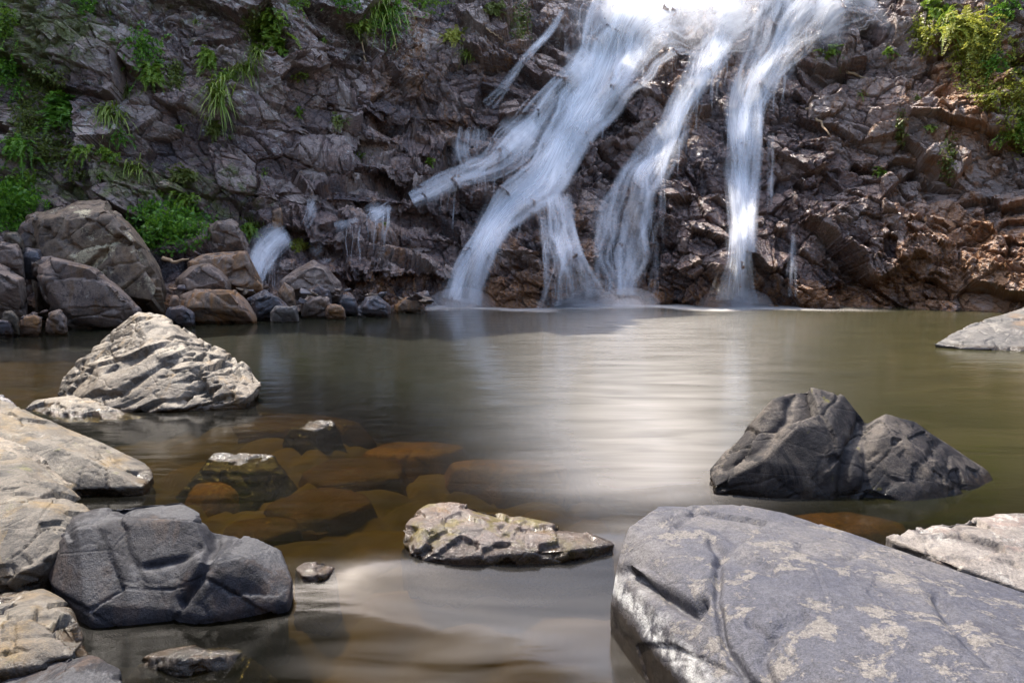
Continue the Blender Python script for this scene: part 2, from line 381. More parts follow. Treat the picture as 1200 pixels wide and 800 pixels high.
def macro(x, z):
    rows = np.stack([np.interp(z, ZN, CY[k]) for k in range(len(CX))], 0)      # columns x points
    k = np.clip(np.searchsorted(CX, x) - 1, 0, len(CX) - 2)
    f = np.clip((x - CX[k]) / (CX[k + 1] - CX[k]), 0, 1); f = f * f * (3 - 2 * f) * 0.6 + f * 0.4
    i = np.arange(len(x))
    y = rows[k, i] * (1 - f) + rows[k + 1, i] * f
    # benches of the stepped side cascade
    led = np.exp(-((x + 3.6) / 2.3) ** 2) * sstep(0.3, 1.0, z) * sstep(6.5, 4.5, z)
    y = y + led * 0.42 * np.sin(z * 2 * math.pi / 0.95 + x * 0.5)
    # mound between the two feet of the main fall, gully right of it
    y = y - 0.5 * np.exp(-((x - 0.55) / 0.9) ** 2) * sstep(2.9, 1.9, z)
    y = y + 0.35 * np.exp(-((x - 3.1) / 0.7) ** 2) * sstep(7, 4, z)
    # knob under the veil fall and shoulder beside the thin fall
    y = y - 0.8 * np.exp(-((x - 5.0) / 1.0) ** 2) * sstep(5.0, 4.0, z)
    y = y - 0.35 * np.exp(-((x - 7.4) / 1.1) ** 2) * sstep(2.2, 1.2, z)
    return y
def build_cliff():
    xs = np.concatenate([np.arange(-17, -11.6, 0.16), np.arange(-11.6, 13.0, 0.0285), np.arange(13.0, 17.01, 0.16)])
    zs = np.concatenate([np.arange(-0.7, 10.2, 0.0285), np.arange(10.2, 18.1, 0.18)])
    X, Z = np.meshgrid(xs, zs); x, z = X.ravel(), Z.ravel()
    # ragged rim: the top rows sink and rise with x
    rim = 1 + (0.10 * vnoise(np.stack([x * 0.35, x * 0, x * 0], 1), 91) + 0.25 * sstep(2.5, 0, x)) * sstep(11, 18, z)
    z = z * rim
    y = macro(x, z)
    p = np.stack([x, y, z], 1).astype(np.float32)
    w = np.stack([fbm(p * 0.7, 3, 40 + k) for k in range(3)], 1)
    q = p + 0.28 * w
    # bedding: rotate so beds dip to the right, squash across the beds
    a = R(32); ca, sa = math.cos(a), math.sin(a)
    def bed(q, sx, sz, ang=a):
        ca, sa = math.cos(ang), math.sin(ang)
        return np.stack([(q[:, 0] * ca - q[:, 2] * sa) / sx, q[:, 1] / sx, (q[:, 0] * sa + q[:, 2] * ca) / sz], 1)
    left = sstep(-3.5, -6.0, x) * sstep(1.5, 2.8, z)          # massive wall, larger slabs
    right = sstep(7.2, 9.0, x)                                # blocky broken wall
    f1, i1, c1 = facets(bed(q, 2.0, 1.1), 3, 0.9)
    f2, i2, c2 = facets(bed(q, 0.80, 0.48, R(20)), 13, 1.0)
    f3, i3, c3 = facets(bed(q, 0.34, 0.21, R(40)), 23, 1.1)
    f4, i4, c4 = facets(bed(q, 0.15, 0.10, R(10)), 33, 1.1)
    amp = 1 - 0.35 * left
    brk = 0.20 + 1.25 * sstep(-0.25, 0.30, fbm(p * 0.45, 3, 81))         # massive faces next to shattered ones
    brk2 = 0.20 + 1.3 * sstep(-0.20, 0.30, fbm(p * 0.8, 3, 85))
    d = 0.78 * f1 + (0.28 - 0.04 * left + 0.06 * right) * f2 * brk + (0.115 - 0.03 * left + 0.03 * right) * f3 * brk2 + 0.045 * f4 * amp * brk2
    d = d + 0.22 * fbm(p * 0.55, 3, 60) + 0.015 * fbm(p * 7, 3, 70)
    d -= 0.10 * sstep(0.10, 0.0, c2) + 0.05 * sstep(0.10, 0.0, c3)
    d = d * sstep(-0.7, 0.4, z) * 0.85 + d * 0.15
    # macro normal from the grid
    G = p.reshape(len(zs), len(xs), 3)
    du = np.gradient(G, axis=1); dv = np.gradient(G, axis=0)
    n = np.cross(du, dv).reshape(-1, 3); n /= np.linalg.norm(n, axis=1, keepdims=True) + 1e-9
    n[n[:, 1] > 0] *= -1
    n = n * 0.75 + np.array([0, -0.25, 0]); n /= np.linalg.norm(n, axis=1, keepdims=True)
    v = p + n * d[:, None]
    # surface attributes
    pu, pv = proj(v)
    wet = np.clip(0.45 + 0.9 * np.exp(-((x - 2.5) / 5.5) ** 2) + 0.5 * right * sstep(11.5, 9.5, x) + 0.5 * sstep(3.5, 1.0, z) * sstep(11.5, 9.5, x) - 0.25 * left + 0.35 * vnoise(p * 0.8, 5), 0, 1)
    rust = np.clip(0.35 + 0.30 * right * sstep(8, 5, z) + 0.5 * sstep(1.2, 0.2, z) - 0.35 * left + 0.4 * vnoise(p * 0.6, 6) + 0.3 * (i2 - 0.5) + 0.10 * sstep(9.0, 10.5, x), 0, 1)
    lich = np.clip(0.32 * sstep(-2, -5, x) * sstep(2.5, 5, z) + 0.3 * vnoise(p * 0.5, 8) + 0.1 + 0.25 * sstep(6, 9, z), 0, 1)
    moss = np.clip(0.85 * sstep(-3, -9, x) * sstep(1.5, 3, z) + 0.7 * sstep(9, 11.5, x) * sstep(3, 6, z) + 0.5 * vnoise(p * 0.45, 9) - 0.15, 0, 1)
    tone = 0.45 * i2 + 0.3 * i3 + 0.25 * i1 + 0.20 * sstep(7.5, 10.5, x) + 0.45 * sstep(9.6, 10.8, x) * sstep(5.5, 3.5, z)  # right end raised: sunlight painted onto the wall, over its tan rock
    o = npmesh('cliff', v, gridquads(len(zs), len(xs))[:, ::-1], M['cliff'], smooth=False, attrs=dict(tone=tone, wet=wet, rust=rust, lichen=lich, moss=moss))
    tag(o, kind='structure')
    o['label'] = 'dark wet broken rock cliff round the pool'
    fq = gridquads(len(zs), len(xs))
    return BVHTree.FromPolygons(v.tolist(), fq.tolist())
CB = build_cliff()
CAMV = Vector((0, 0, CAM_H))
def hit(px, py):
    d = rdir(px, py).normalized()
    loc, nor, idx, dist = CB.ray_cast(CAMV, d)
    if loc is None: return None, None
    if nor.dot(d) > 0: nor = -nor
    return loc, nor

# gorge sides beyond the frame, and an added bank behind
def gorge(name, xb, ys, lean, zt, seed, turn=False):
    zs = np.arange(-0.7, zt, 0.5); Y, Z = np.meshgrid(ys, zs); y, z = Y.ravel(), Z.ravel()
    x = xb(y) + lean * z
    p = np.stack([x, y, z], 1).astype(np.float32)
    f, i, c = facets(p / 2.2, seed, 1.0); f2, i2, c2 = facets(p / 0.9, seed + 9, 1.0)
    p[:, 0] += (1.1 * f + 0.4 * f2)
    p[:, 2] += sstep(zt * 0.75, zt, z) * 2.5 * vnoise(np.stack([y * 0.4, y * 0, y * 0], 1), seed)
    if turn: p = p[:, [1, 0, 2]]
    at = dict(tone=i2, wet=i * 0 + 0.2, rust=i * 0.4, lichen=i * 0.3, moss=i * 0 + 0.6)
    o = npmesh(name, p, gridquads(len(zs), len(ys)), M['cliff'], attrs=at); tag(o, kind='structure')
    return o
gorge('gorge_cliff', lambda y: -15.5 - 0.1 * np.clip(14 - y, 0, 40), np.arange(-14, 24, 0.5), -0.1, 18, 201)
gorge('gorge_cliff', lambda y: 14.0 + 0.3 * np.clip(9 - y, 0, 40), np.arange(-14, 11, 0.5), 0.45, 9, 301)

gorge('bank_blocker', lambda y: -11 + 0 * y, np.arange(-22, 22, 0.5), -0.22, 11, 401, turn=True)  # unseen bank behind the camera, added to block sky light and darken rock fronts

# ------------------------------------------------------------------ pool bed (the ground sheet) and the water
def water_z(x, y):
    z = -0.09 * sstep(3.05, 2.35, y - 0.10 * x)
    z = z + 0.018 * np.exp(-((x + 0.62) / 0.16) ** 2 - ((y - 2.78) / 0.12) ** 2)
    z = z + sstep(3.4, 2.6, y) * 0.012 * vnoise(np.stack([x * 2.2 + y, y * 3.1, x * 0], 1), 5)
    return z
def build_bed():
    xs = np.concatenate([[-400, -120, -50, -30], np.arange(-20, -5, 0.25), np.arange(-5, 5, 0.045), np.arange(5, 20, 0.25), [30, 50, 120, 400]])
    ys = np.concatenate([[-400, -120, -40, -20, -12], np.arange(-8, 1.2, 0.25), np.arange(1.2, 7, 0.045), np.arange(7, 19, 0.2), [24, 40, 100, 400]])
    X, Y = np.meshgrid(xs, ys); x, y = X.ravel(), Y.ravel()
    p = np.stack([x, y, x * 0], 1).astype(np.float32)
    deep = sstep(3.5, 9, y + 0.9 * x) * sstep(19, 15, y)
    z = -0.24 - 1.3 * deep - 0.10 * sstep(3, 2.2, y)
    inner = sstep(22, 18, np.abs(x)) * sstep(20, 18, y) * sstep(-9, -7, y)
    f, i, c = facets(p / 0.34 + 0.2 * fbm(p * 2, 2, 3)[:, None], 71, 0.35)
    z = z + inner * (0.09 * np.clip(c * 2.2, 0, 1) ** 0.6 + 0.05 * f + 0.05 * fbm(p * 0.8, 3, 8))
    v = np.stack([x, y, z], 1)
    t = NT('river_bed_stones'); tone = t.attr('tone')
    tc = t.new('ShaderNodeTexCoord').outputs['Object']
    c_ = t.mix(tone, (0.028, 0.020, 0.007), (0.090, 0.060, 0.016))
    c_ = t.mix(t.rng(t.noise(tc, 5, 6, 0.65), 0.4, 0.7), c_, (0.07, 0.052, 0.016))
    t.l.new(c_, t.b.inputs['Base Color']); t.b.inputs['Roughness'].default_value = 0.85; t.b.inputs['Specular IOR Level'].default_value = 0.1
    o = npmesh('river_bed', v, gridquads(len(ys), len(xs)), t.m, attrs=dict(tone=i)); tag(o, kind='structure')
build_bed()

def water_material():
    t = NT('pool_water')
    g = t.new('ShaderNodeNewGeometry').outputs['Position']
    sep = t.new('ShaderNodeSeparateXYZ'); t.l.new(g, sep.inputs[0])
    foam_and_reflection = t.attr('foam_and_reflection'); flow = t.attr('flow')
    # long soft swells blurred together
    n = t.noise(t.map(g, (0.8, 2.2, 1)), 1.2, 3, 0.5, 0.4)
    n2 = t.noise(t.map(g, (1.2, 4.5, 1)), 3.0, 3, 0.55, 0.3)
    nor = t.bump(t.math('ADD', n, t.math('MULTIPLY', n2, 0.12)), 0.10, 0.10)
    murk = t.new('ShaderNodeBsdfDiffuse'); t.l.new(t.mix(t.attr('sunlit_murk'), (0.0075, 0.0085, 0.0032), t.mix(t.rng(n, 0.35, 0.65), (0.028, 0.026, 0.009), (0.042, 0.037, 0.014))), murk.inputs[0])
    tp = t.new('ShaderNodeBsdfTransparent'); tp.inputs[0].default_value = (0.46, 0.40, 0.20, 1)
    body = t.new('ShaderNodeMixShader'); t.l.new(t.attr('murk'), body.inputs[0])
    t.l.new(tp.outputs[0], body.inputs[1]); t.l.new(murk.outputs[0], body.inputs[2])
    gl = t.new('ShaderNodeBsdfGlossy'); gl.inputs['Color'].default_value = (1, 1, 1, 1)
    t.l.new(t.rng(n2, 0.3, 0.7, 0.11, 0.17), gl.inputs['Roughness']); t.l.new(nor, gl.inputs['Normal'])
    fr = t.new('ShaderNodeFresnel'); fr.inputs[0].default_value = 1.333; t.l.new(nor, fr.inputs['Normal'])
    s = t.new('ShaderNodeMixShader'); t.l.new(t.math('MULTIPLY', fr.outputs[0], 0.8), s.inputs[0])
    t.l.new(body.outputs[0], s.inputs[1]); t.l.new(gl.outputs[0], s.inputs[2])
    # white streaks along the current: froth plus a painted reflection of the falls
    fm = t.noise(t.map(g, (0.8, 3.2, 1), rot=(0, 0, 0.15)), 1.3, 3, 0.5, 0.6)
    fa = t.math('MULTIPLY', t.rng(fm, flow, 0.86), foam_and_reflection)
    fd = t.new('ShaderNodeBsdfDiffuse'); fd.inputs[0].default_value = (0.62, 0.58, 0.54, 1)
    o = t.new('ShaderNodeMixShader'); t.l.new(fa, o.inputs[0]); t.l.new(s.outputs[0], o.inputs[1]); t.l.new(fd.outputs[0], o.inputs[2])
    t.l.new(o.outputs[0], t.out.inputs[0])
    return t.m
def build_water():
    xs = np.concatenate([np.arange(-20, -3, 0.3), np.arange(-3, 3, 0.04), np.arange(3, 20, 0.3)])
    ys = np.concatenate([np.arange(-10, 1.0, 0.3), np.arange(1.0, 4.2, 0.03), np.arange(4.2, 20.5, 0.15)])
    X, Y = np.meshgrid(xs, ys); x, y = X.ravel(), Y.ravel()
    v = np.stack([x, y, water_z(x, y)], 1)
    p2 = np.stack([x, y, x * 0], 1)
    foam_and_reflection = 0.10 * sstep(3.0, 2.55, y - 0.1 * x) * sstep(-0.95, -0.35, x) * sstep(0.9, 0.3, x) * sstep(0.5, 1.6, y)
    foam_and_reflection = np.maximum(foam_and_reflection, 0.20 * np.exp(-(((x + 0.55) / 0.22) ** 2 + ((y - 2.72) / 0.10) ** 2)))
    foam_and_reflection = np.maximum(foam_and_reflection, 0.16 * np.exp(-(((x - 0.62) / 0.30) ** 2 + ((y - 3.05) / 0.22) ** 2)))
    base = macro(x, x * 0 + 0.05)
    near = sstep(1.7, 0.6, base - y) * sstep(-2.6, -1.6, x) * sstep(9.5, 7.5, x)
    foam_and_reflection = np.maximum(foam_and_reflection, 0.95 * near * (0.55 + 0.45 * vnoise(p2 * 1.4, 4)))
    reflection_band = np.exp(-((x - (0.75 + 0.19 * (y - 3.6))) / (0.34 + 0.20 * (y - 2.5).clip(0))) ** 2)       # painted reflection of the bright falls, spread as white froth
    foam_and_reflection = np.maximum(foam_and_reflection, (0.28 + 0.07 * sstep(9, 5, y)) * reflection_band * sstep(3.1, 4.0, y) * sstep(18.5, 13, y))
    murk = 0.06 + 0.86 * sstep(3.6, 6.8, y + 0.75 * x + 0.5 * vnoise(p2 * 0.9, 12))            # how far the bed shows: only in the shallows
    sunlit_murk = sstep(0.0, 6.0, x - 0.10 * (y - 6))  # left water coloured dark like shade, right olive as if sunlit
    o = npmesh('pool_water', v, gridquads(len(ys), len(xs)), water_material(), attrs=dict(foam_and_reflection=foam_and_reflection, flow=-0.25 + 0.62 * sstep(3.6, 2.9, y), sunlit_murk=sunlit_murk, murk=np.clip(murk, 0, 0.93)))
    tag(o, kind='structure')
build_water()

# ------------------------------------------------------------------ rocks: convex pieces fused, then broken up
def hull_mesh(pieces, voxel):
    bm = bmesh.new()
    for pts in pieces:
        vs = [bm.verts.new(p) for p in pts]
        r = bmesh.ops.convex_hull(bm, input=vs, use_existing_faces=False)
        junk = [g for g in (r['geom_interior'] + r['geom_unused']) if isinstance(g, bmesh.types.BMVert)]
        bmesh.ops.delete(bm, geom=list(set(junk)), context='VERTS')
    bmesh.ops.recalc_face_normals(bm, faces=bm.faces[:])
    me = bpy.data.meshes.new('tmp'); bm.to_mesh(me); bm.free()
    ob = bpy.data.objects.new('tmp', me); COL.objects.link(ob)
    md = ob.modifiers.new('r', 'REMESH'); md.mode = 'VOXEL'; md.voxel_size = voxel; md.adaptivity = 0
    dg = bpy.context.evaluated_depsgraph_get(); dg.update()
    ev = ob.evaluated_get(dg); m2 = ev.to_mesh()
    n = len(m2.vertices); v = np.zeros(n * 3, np.float32); m2.vertices.foreach_get('co', v)
    q = np.zeros(len(m2.loops), np.int32); m2.loops.foreach_get('vertex_index', q)
    tot = np.zeros(len(m2.polygons), np.int32); m2.polygons.foreach_get('loop_total', tot)
    ev.to_mesh_clear()
    assert (tot == 4).all()
    bpy.data.objects.remove(ob); bpy.data.meshes.remove(me)
    return v.reshape(-1, 3), q.reshape(-1, 4)
def vnormals(v, q):
    fn = np.cross(v[q[:, 2]] - v[q[:, 0]], v[q[:, 3]] - v[q[:, 1]])
    n = np.zeros_like(v)
    for k in range(4): np.add.at(n, q[:, k], fn)
    return n / (np.linalg.norm(n, axis=1, keepdims=True) + 1e-9)
def relax(v, q, it=2, lam=0.5):
    e = np.concatenate([q[:, [0, 1]], q[:, [1, 2]], q[:, [2, 3]], q[:, [3, 0]]])
    e = np.concatenate([e, e[:, ::-1]])
    cnt = np.bincount(e[:, 0], minlength=len(v)).astype(np.float32)[:, None]
    for _ in range(it):
        s = np.stack([np.bincount(e[:, 0], weights=v[e[:, 1], k], minlength=len(v)) for k in range(3)], 1)
        v = v + lam * (s / np.maximum(cnt, 1) - v)
    return v.astype(np.float32)
def base_pts(pts, z=-0.4, k=0.92):
    c = sum(pts, Vector()) / len(pts)
    return [Vector((c.x + (p.x - c.x) * k, c.y + (p.y - c.y) * k, z)) for p in pts]
def rock(name, pieces, mat, voxel, label, group=None, cat='rock', cell=0.25, amp=0.03, seed=1, soft=2, lump=0.02, bedang=20, floor=-0.4, k=0.92, squash=0.55, sink=True, cracks=()):
    full = []
    for pts in pieces:
        full.append(list(pts) + (base_pts(pts, floor, k) if sink else []))
    v, q = hull_mesh(full, voxel)
    v = relax(v, q, soft)
    n = vnormals(v, q)
    a = R(bedang); ca, sa = math.cos(a), math.sin(a)
    def bed(p, s): return np.stack([(p[:, 0] * ca - p[:, 2] * sa) / s, p[:, 1] / s, (p[:, 0] * sa + p[:, 2] * ca) / (s * squash)], 1)
    p = v + 0.12 * cell * np.stack([fbm(v / cell * 1.2, 2, seed + 50 + i) for i in range(3)], 1)
    f1, i1, c1 = facets(bed(p, cell), seed * 7 + 1, 0.9)
    f2, i2, c2 = facets(bed(p, cell * 0.38), seed * 7 + 2, 0.9)
    msk = sstep(-0.15, 0.25, fbm(v * (0.9 / cell), 2, seed + 9))
    d = -1.5 * amp * np.clip(f1 - 0.08, 0, None) - amp * 0.8 * np.clip(f2 - 0.05, 0, None) * msk + lump * fbm(v * (0.5 / cell), 3, seed) + amp * 0.07 * fbm(v * (5 / cell), 4, seed + 3, 0.6)
    d -= amp * 0.28 * sstep(0.07, 0.0, c1) * (i1 > 0.45)
    if cracks:
        pu, pv = proj(v)
        pu = pu + 5 * fbm(v * 9, 3, seed + 21); pv = pv + 5 * fbm(v * 9, 3, seed + 22)
        face = sstep(0.0, -0.25, ((v - np.array([0, 0, CAM_H])) * n).sum(1) / np.linalg.norm(v, axis=1))
        for line, w, dep in cracks:
            best = np.full(len(v), 1e9)
            for (ax, ay), (bx, by) in zip(line[:-1], line[1:]):
                ux, uy = bx - ax, by - ay; tt = np.clip(((pu - ax) * ux + (pv - ay) * uy) / (ux * ux + uy * uy), 0, 1)
                taper = 1.0
                best = np.minimum(best, np.hypot(pu - ax - tt * ux, pv - ay - tt * uy))
            d -= dep * np.exp(-(best / w) ** 2) * face
    v = v + n * d[:, None]
    cx = np.array([v[:, 0].mean(), v[:, 1].mean(), max(0.0, v[:, 2].min())], np.float32)
    o = npmesh(name, v, q, mat, origin=cx)
    return tag(o, label, cat, group)
def L(*pts): return [P(*p) for p in pts]

# giant rock
rock('boulder', [L((713, 712, 2.40), (722, 655, 2.46), (735, 615, 2.58), (770, 590, 2.75), (858, 586, 2.80), (920, 597, 2.72), (1000, 622, 2.52),
                   (1100, 660, 2.28), (1200, 694, 2.10), (1400, 780, 1.75), (800, 628, 2.42), (826, 700, 2.02), (868, 790, 1.74), (760, 770, 2.10), (800, 812, 1.90),
                   (1000, 800, 1.56), (1200, 800, 1.5), (1380, 900, 1.3), (900, 900, 1.46), (835, 850, 1.72), (740, 690, 2.36)),
                 L((722, 700, 2.36), (738, 655, 2.36), (790, 690, 2.16), (815, 705, 2.05), (850, 800, 1.76), (760, 770, 2.08), (800, 830, 1.85))],
     M['slab'], 0.0085, 'huge smooth grey rock filling the corner beside the outflow, white mineral line at its foot', cat='boulder', cell=0.75, amp=0.010, seed=4, lump=0.028, soft=7, bedang=-35, k=0.97,
     cracks=[([(832, 630), (843, 643), (839, 671), (840, 696), (843, 723), (848, 756), (865, 778), (887, 803)], 5, 0.030), ([(851, 650), (878, 655), (906, 666)], 7, 0.022),
             ([(736, 671), (774, 693), (810, 716), (822, 700)], 8, 0.050), ([(881, 728), (903, 741), (920, 728), (942, 722)], 6, 0.020), ([(903, 741), (890, 770), (905, 800)], 6, 0.016),
             ([(1098, 700), (1116, 726), (1139, 749), (1165, 775)], 7, 0.022), ([(940, 640), (985, 655), (1005, 650)], 5, 0.010), ([(795, 612), (812, 600), (818, 590)], 4, 0.014), ([(1020, 690), (1045, 705)], 4, 0.010)])
# twin-peaked rock
rock('boulder', [L((830, 553, 3.80), (850, 528, 3.84), (880, 497, 3.88), (906, 468, 3.92), (925, 460, 3.98), (948, 454, 4.0), (988, 463, 4.0), (1013, 492, 3.95), (836, 570, 3.62), (905, 584, 3.56),
                   (985, 592, 3.54), (935, 500, 3.70), (975, 498, 3.74), (1010, 560, 3.58), (890, 505, 4.5), (985, 485, 4.6), (895, 540, 3.60)),
                 L((985, 520, 3.85), (1000, 503, 3.92), (1038, 484, 3.96), (1072, 493, 4.0), (1110, 519, 4.0), (1158, 552, 3.92), (1171, 578, 3.80), (1150, 598, 3.60), (1060, 598, 3.50),
                   (985, 592, 3.54), (1035, 508, 3.78), (1095, 545, 3.66), (1080, 505, 4.6), (1150, 562, 4.4))],
     M['peak'], 0.010, 'dark rock with two peaks standing in the pool behind the huge grey rock', cat='boulder', cell=0.34, amp=0.034, seed=6, lump=0.02, bedang=-30, k=0.84, cracks=[([(1010, 490), (1000, 520), (985, 560), (990, 590)], 7, 0.035), ([(930, 462), (922, 490), (895, 520), (850, 548)], 5, 0.022), ([(1100, 520), (1085, 540), (1120, 565)], 6, 0.018)])
# pale layered rock
rock('boulder', [L((62, 470, 6.1), (75, 440, 6.35), (92, 418, 6.5), (130, 385, 6.7), (165, 362, 6.75), (192, 369, 6.75), (235, 392, 6.7), (268, 412, 6.55), (300, 438, 6.3), (309, 450, 6.1),
                   (290, 466, 5.75), (200, 480, 5.6), (100, 482, 5.6), (170, 405, 6.1), (235, 430, 5.9), (120, 430, 6.0), (160, 380, 7.3), (250, 420, 7.2))],
     M['pale'], 0.016, 'pale beige layered rock shaped like a low pyramid, standing alone in the pool', cat='boulder', cell=0.30, amp=0.06, seed=8, bedang=-22, squash=0.35, lump=0.05)
rock('rock', [L((28, 480, 5.7), (40, 468, 5.85), (95, 461, 5.95), (150, 470, 5.9), (176, 486, 5.6), (140, 493, 5.35), (75, 493, 5.35), (90, 470, 5.6))],
     M['pale'], 0.012, 'low flat grey rock lying against the foot of the pale pyramid rock', cell=0.22, amp=0.03, seed=9, lump=0.02)
# slabs and rocks of the near bank
rock('rock', [L((-120, 450, 4.5), (0, 468, 4.25), (60, 492, 4.15), (120, 518, 4.05), (172, 543, 3.98), (184, 556, 3.85), (168, 570, 3.62), (80, 574, 3.55), (0, 548, 3.6), (-120, 530, 3.7), (100, 535, 3.7), (0, 505, 3.8))],
     M['tan'], 0.011, 'long tapering grey slab pointing out into the pool from the bank', cell=0.30, amp=0.03, seed=12, lump=0.025, bedang=25)
rock('rock', [L((-60, 505, 3.6), (0, 511, 3.55), (35, 522, 3.5), (86, 562, 3.3), (70, 580, 3.1), (0, 560, 3.1), (-60, 560, 3.1))],
     M['pale'], 0.011, 'thin pale slab wedged between the long slab and the mottled bank boulder', cell=0.25, amp=0.025, seed=13, lump=0.02)
rock('boulder', [L((-160, 530, 3.3), (0, 524, 3.3), (28, 532, 3.25), (70, 562, 3.15), (117, 597, 2.98), (116, 607, 2.85), (85, 632, 2.68), (48, 660, 2.52), (15, 674, 2.45), (-160, 700, 2.4), (25, 590, 2.72), (-60, 580, 2.7))],
     M['tan'], 0.0095, 'mottled beige boulder with yellowish stains on the bank above the dark blocky rock', cat='boulder', cell=0.30, amp=0.04, seed=14, lump=0.03, bedang=35)
rock('boulder', [L((47, 655, 2.64), (52, 632, 2.72), (85, 602, 2.82), (120, 592, 2.88), (160, 588, 2.92), (215, 584, 2.92), (238, 596, 2.84), (250, 622, 2.74), (252, 660, 2.58), (235, 715, 2.46), (108, 732, 2.40), (98, 708, 2.42), (58, 685, 2.52), (90, 618, 2.62), (140, 606, 2.68), (228, 606, 2.70)),
                 L((205, 716, 2.44), (235, 655, 2.52), (255, 630, 2.70), (300, 631, 2.74), (328, 645, 2.70), (341, 680, 2.58), (337, 706, 2.50), (240, 722, 2.42), (285, 655, 2.56), (205, 640, 2.66), (215, 612, 2.80), (200, 690, 2.5))],
     M['blue'], 0.0085, 'dark blue-grey blocky rock with sharp facets and a lower step beside it', cat='boulder', cell=0.46, amp=0.024, seed=17, lump=0.015, bedang=15, k=0.96, cracks=[([(140, 610), (150, 650), (170, 690)], 4, 0.012), ([(170, 665), (215, 655), (235, 640)], 5, 0.018), ([(255, 630), (240, 665), (215, 705)], 6, 0.03)])
rock('rock', [L((-140, 705, 2.5), (0, 698, 2.45), (52, 687, 2.45), (72, 699, 2.38), (106, 745, 2.14), (92, 762, 2.02), (40, 780, 1.97), (-140, 800, 1.9), (35, 722, 2.14), (70, 735, 2.12))],
     M['tan'], 0.008, 'grey angular rock between the mottled boulder and the frame corner rock', cell=0.26, amp=0.04, seed=18, lump=0.02)
rock('rock', [L((-120, 800, 2.0), (20, 785, 2.0), (55, 770, 2.02), (110, 764, 2.0), (142, 782, 1.94), (146, 820, 1.8), (70, 880, 1.65), (-120, 900, 1.6), (60, 800, 1.82))],
     M['blue'], 0.008, 'grey rock cut by the bottom edge, nearest rock of the bank', cell=0.26, amp=0.035, seed=19, lump=0.02)
rock('rock', [L((-40, 460, 5.6), (5, 462, 5.6), (22, 474, 5.5), (10, 482, 5.3), (-40, 490, 5.2))], M['dark'], 0.012, 'small dark rock tip just above the long grey slab', cell=0.2, amp=0.02, seed=20)
# centre rock
rock('rock', [L((468, 632, 2.98), (478, 602, 3.12), (500, 590, 3.18), (530, 585, 3.2), (560, 592, 3.18), (610, 606, 3.14), (610, 648, 2.84), (540, 652, 2.80), (480, 650, 2.82), (500, 615, 2.95), (560, 615, 2.95)),
              L((560, 595, 3.15), (620, 608, 3.12), (665, 620, 3.06), (724, 631, 3.0), (722, 637, 2.93), (660, 645, 2.84), (560, 650, 2.82), (610, 622, 2.95))],
     M['mossy'], 0.0085, 'brown and white rock tapering to a mossy tail in the middle of the outflow', cell=0.18, amp=0.028, seed=22, lump=0.015, bedang=-15)
rock('rock', [L((1036, 627, 2.85), (1070, 616, 2.93), (1120, 605, 3.0), (1200, 600, 3.0), (1360, 598, 3.0), (1360, 740, 2.3), (1200, 690, 2.42), (1120, 662, 2.55), (1120, 630, 2.75))],
     M['pink'], 0.010, 'pinkish pale flat rock behind the shoulder of the huge grey rock', cell=0.24, amp=0.03, seed=24, lump=0.02, bedang=-25)
rock('boulder', [L((1094, 402, 9.7), (1110, 393, 10.0), (1140, 379, 10.4), (1200, 360, 10.9), (1320, 335, 11.2), (1340, 420, 9.4), (1200, 411, 9.3), (1130, 407, 9.45))],
     M['far'], 0.02, 'smooth pale grey rock sloping into the far pool below the sunlit cliff', cat='boulder', cell=0.6, amp=0.04, seed=26, lump=0.05, bedang=-10)
# stones at the surface
rock('stone', [L((340, 496, 5.15), (362, 487, 5.3), (388, 486, 5.3), (392, 491, 5.2), (370, 498, 5.0))], M['wetstone'], 0.01, 'wet stone tip just breaking the surface right of the pale pyramid rock', cat='stone', cell=0.12, amp=0.02, seed=30, k=2.0, floor=-0.30)
rock('stone', [L((234, 543, 4.2), (252, 526, 4.35), (285, 525, 4.4), (322, 528, 4.35), (329, 541, 4.2), (290, 546, 4.05))], M['wetstone'], 0.009, 'wet glinting stone breaking the surface off the tip of the long slab', cat='stone', cell=0.12, amp=0.02, seed=31, k=2.0, floor=-0.30)
rock('stone', [L((165, 757, 2.22), (200, 746, 2.30), (250, 743, 2.32), (290, 748, 2.28), (260, 757, 2.17), (210, 760, 2.14))], M['wetstone'], 0.007, 'wet flat stone awash in front of the dark blocky rock', cat='stone', cell=0.12, amp=0.016, seed=32, k=2.0, floor=-0.30)
rock('stone', [L((345, 657, 2.76), (358, 649, 2.79), (380, 648, 2.79), (394, 655, 2.76), (380, 666, 2.68), (355, 666, 2.68))], M['mossy'], 0.007, 'small mossy stone with water curling round it beside the brown and white rock', cat='stone', cell=0.10, amp=0.012, seed=33, k=1.3, floor=-0.30)

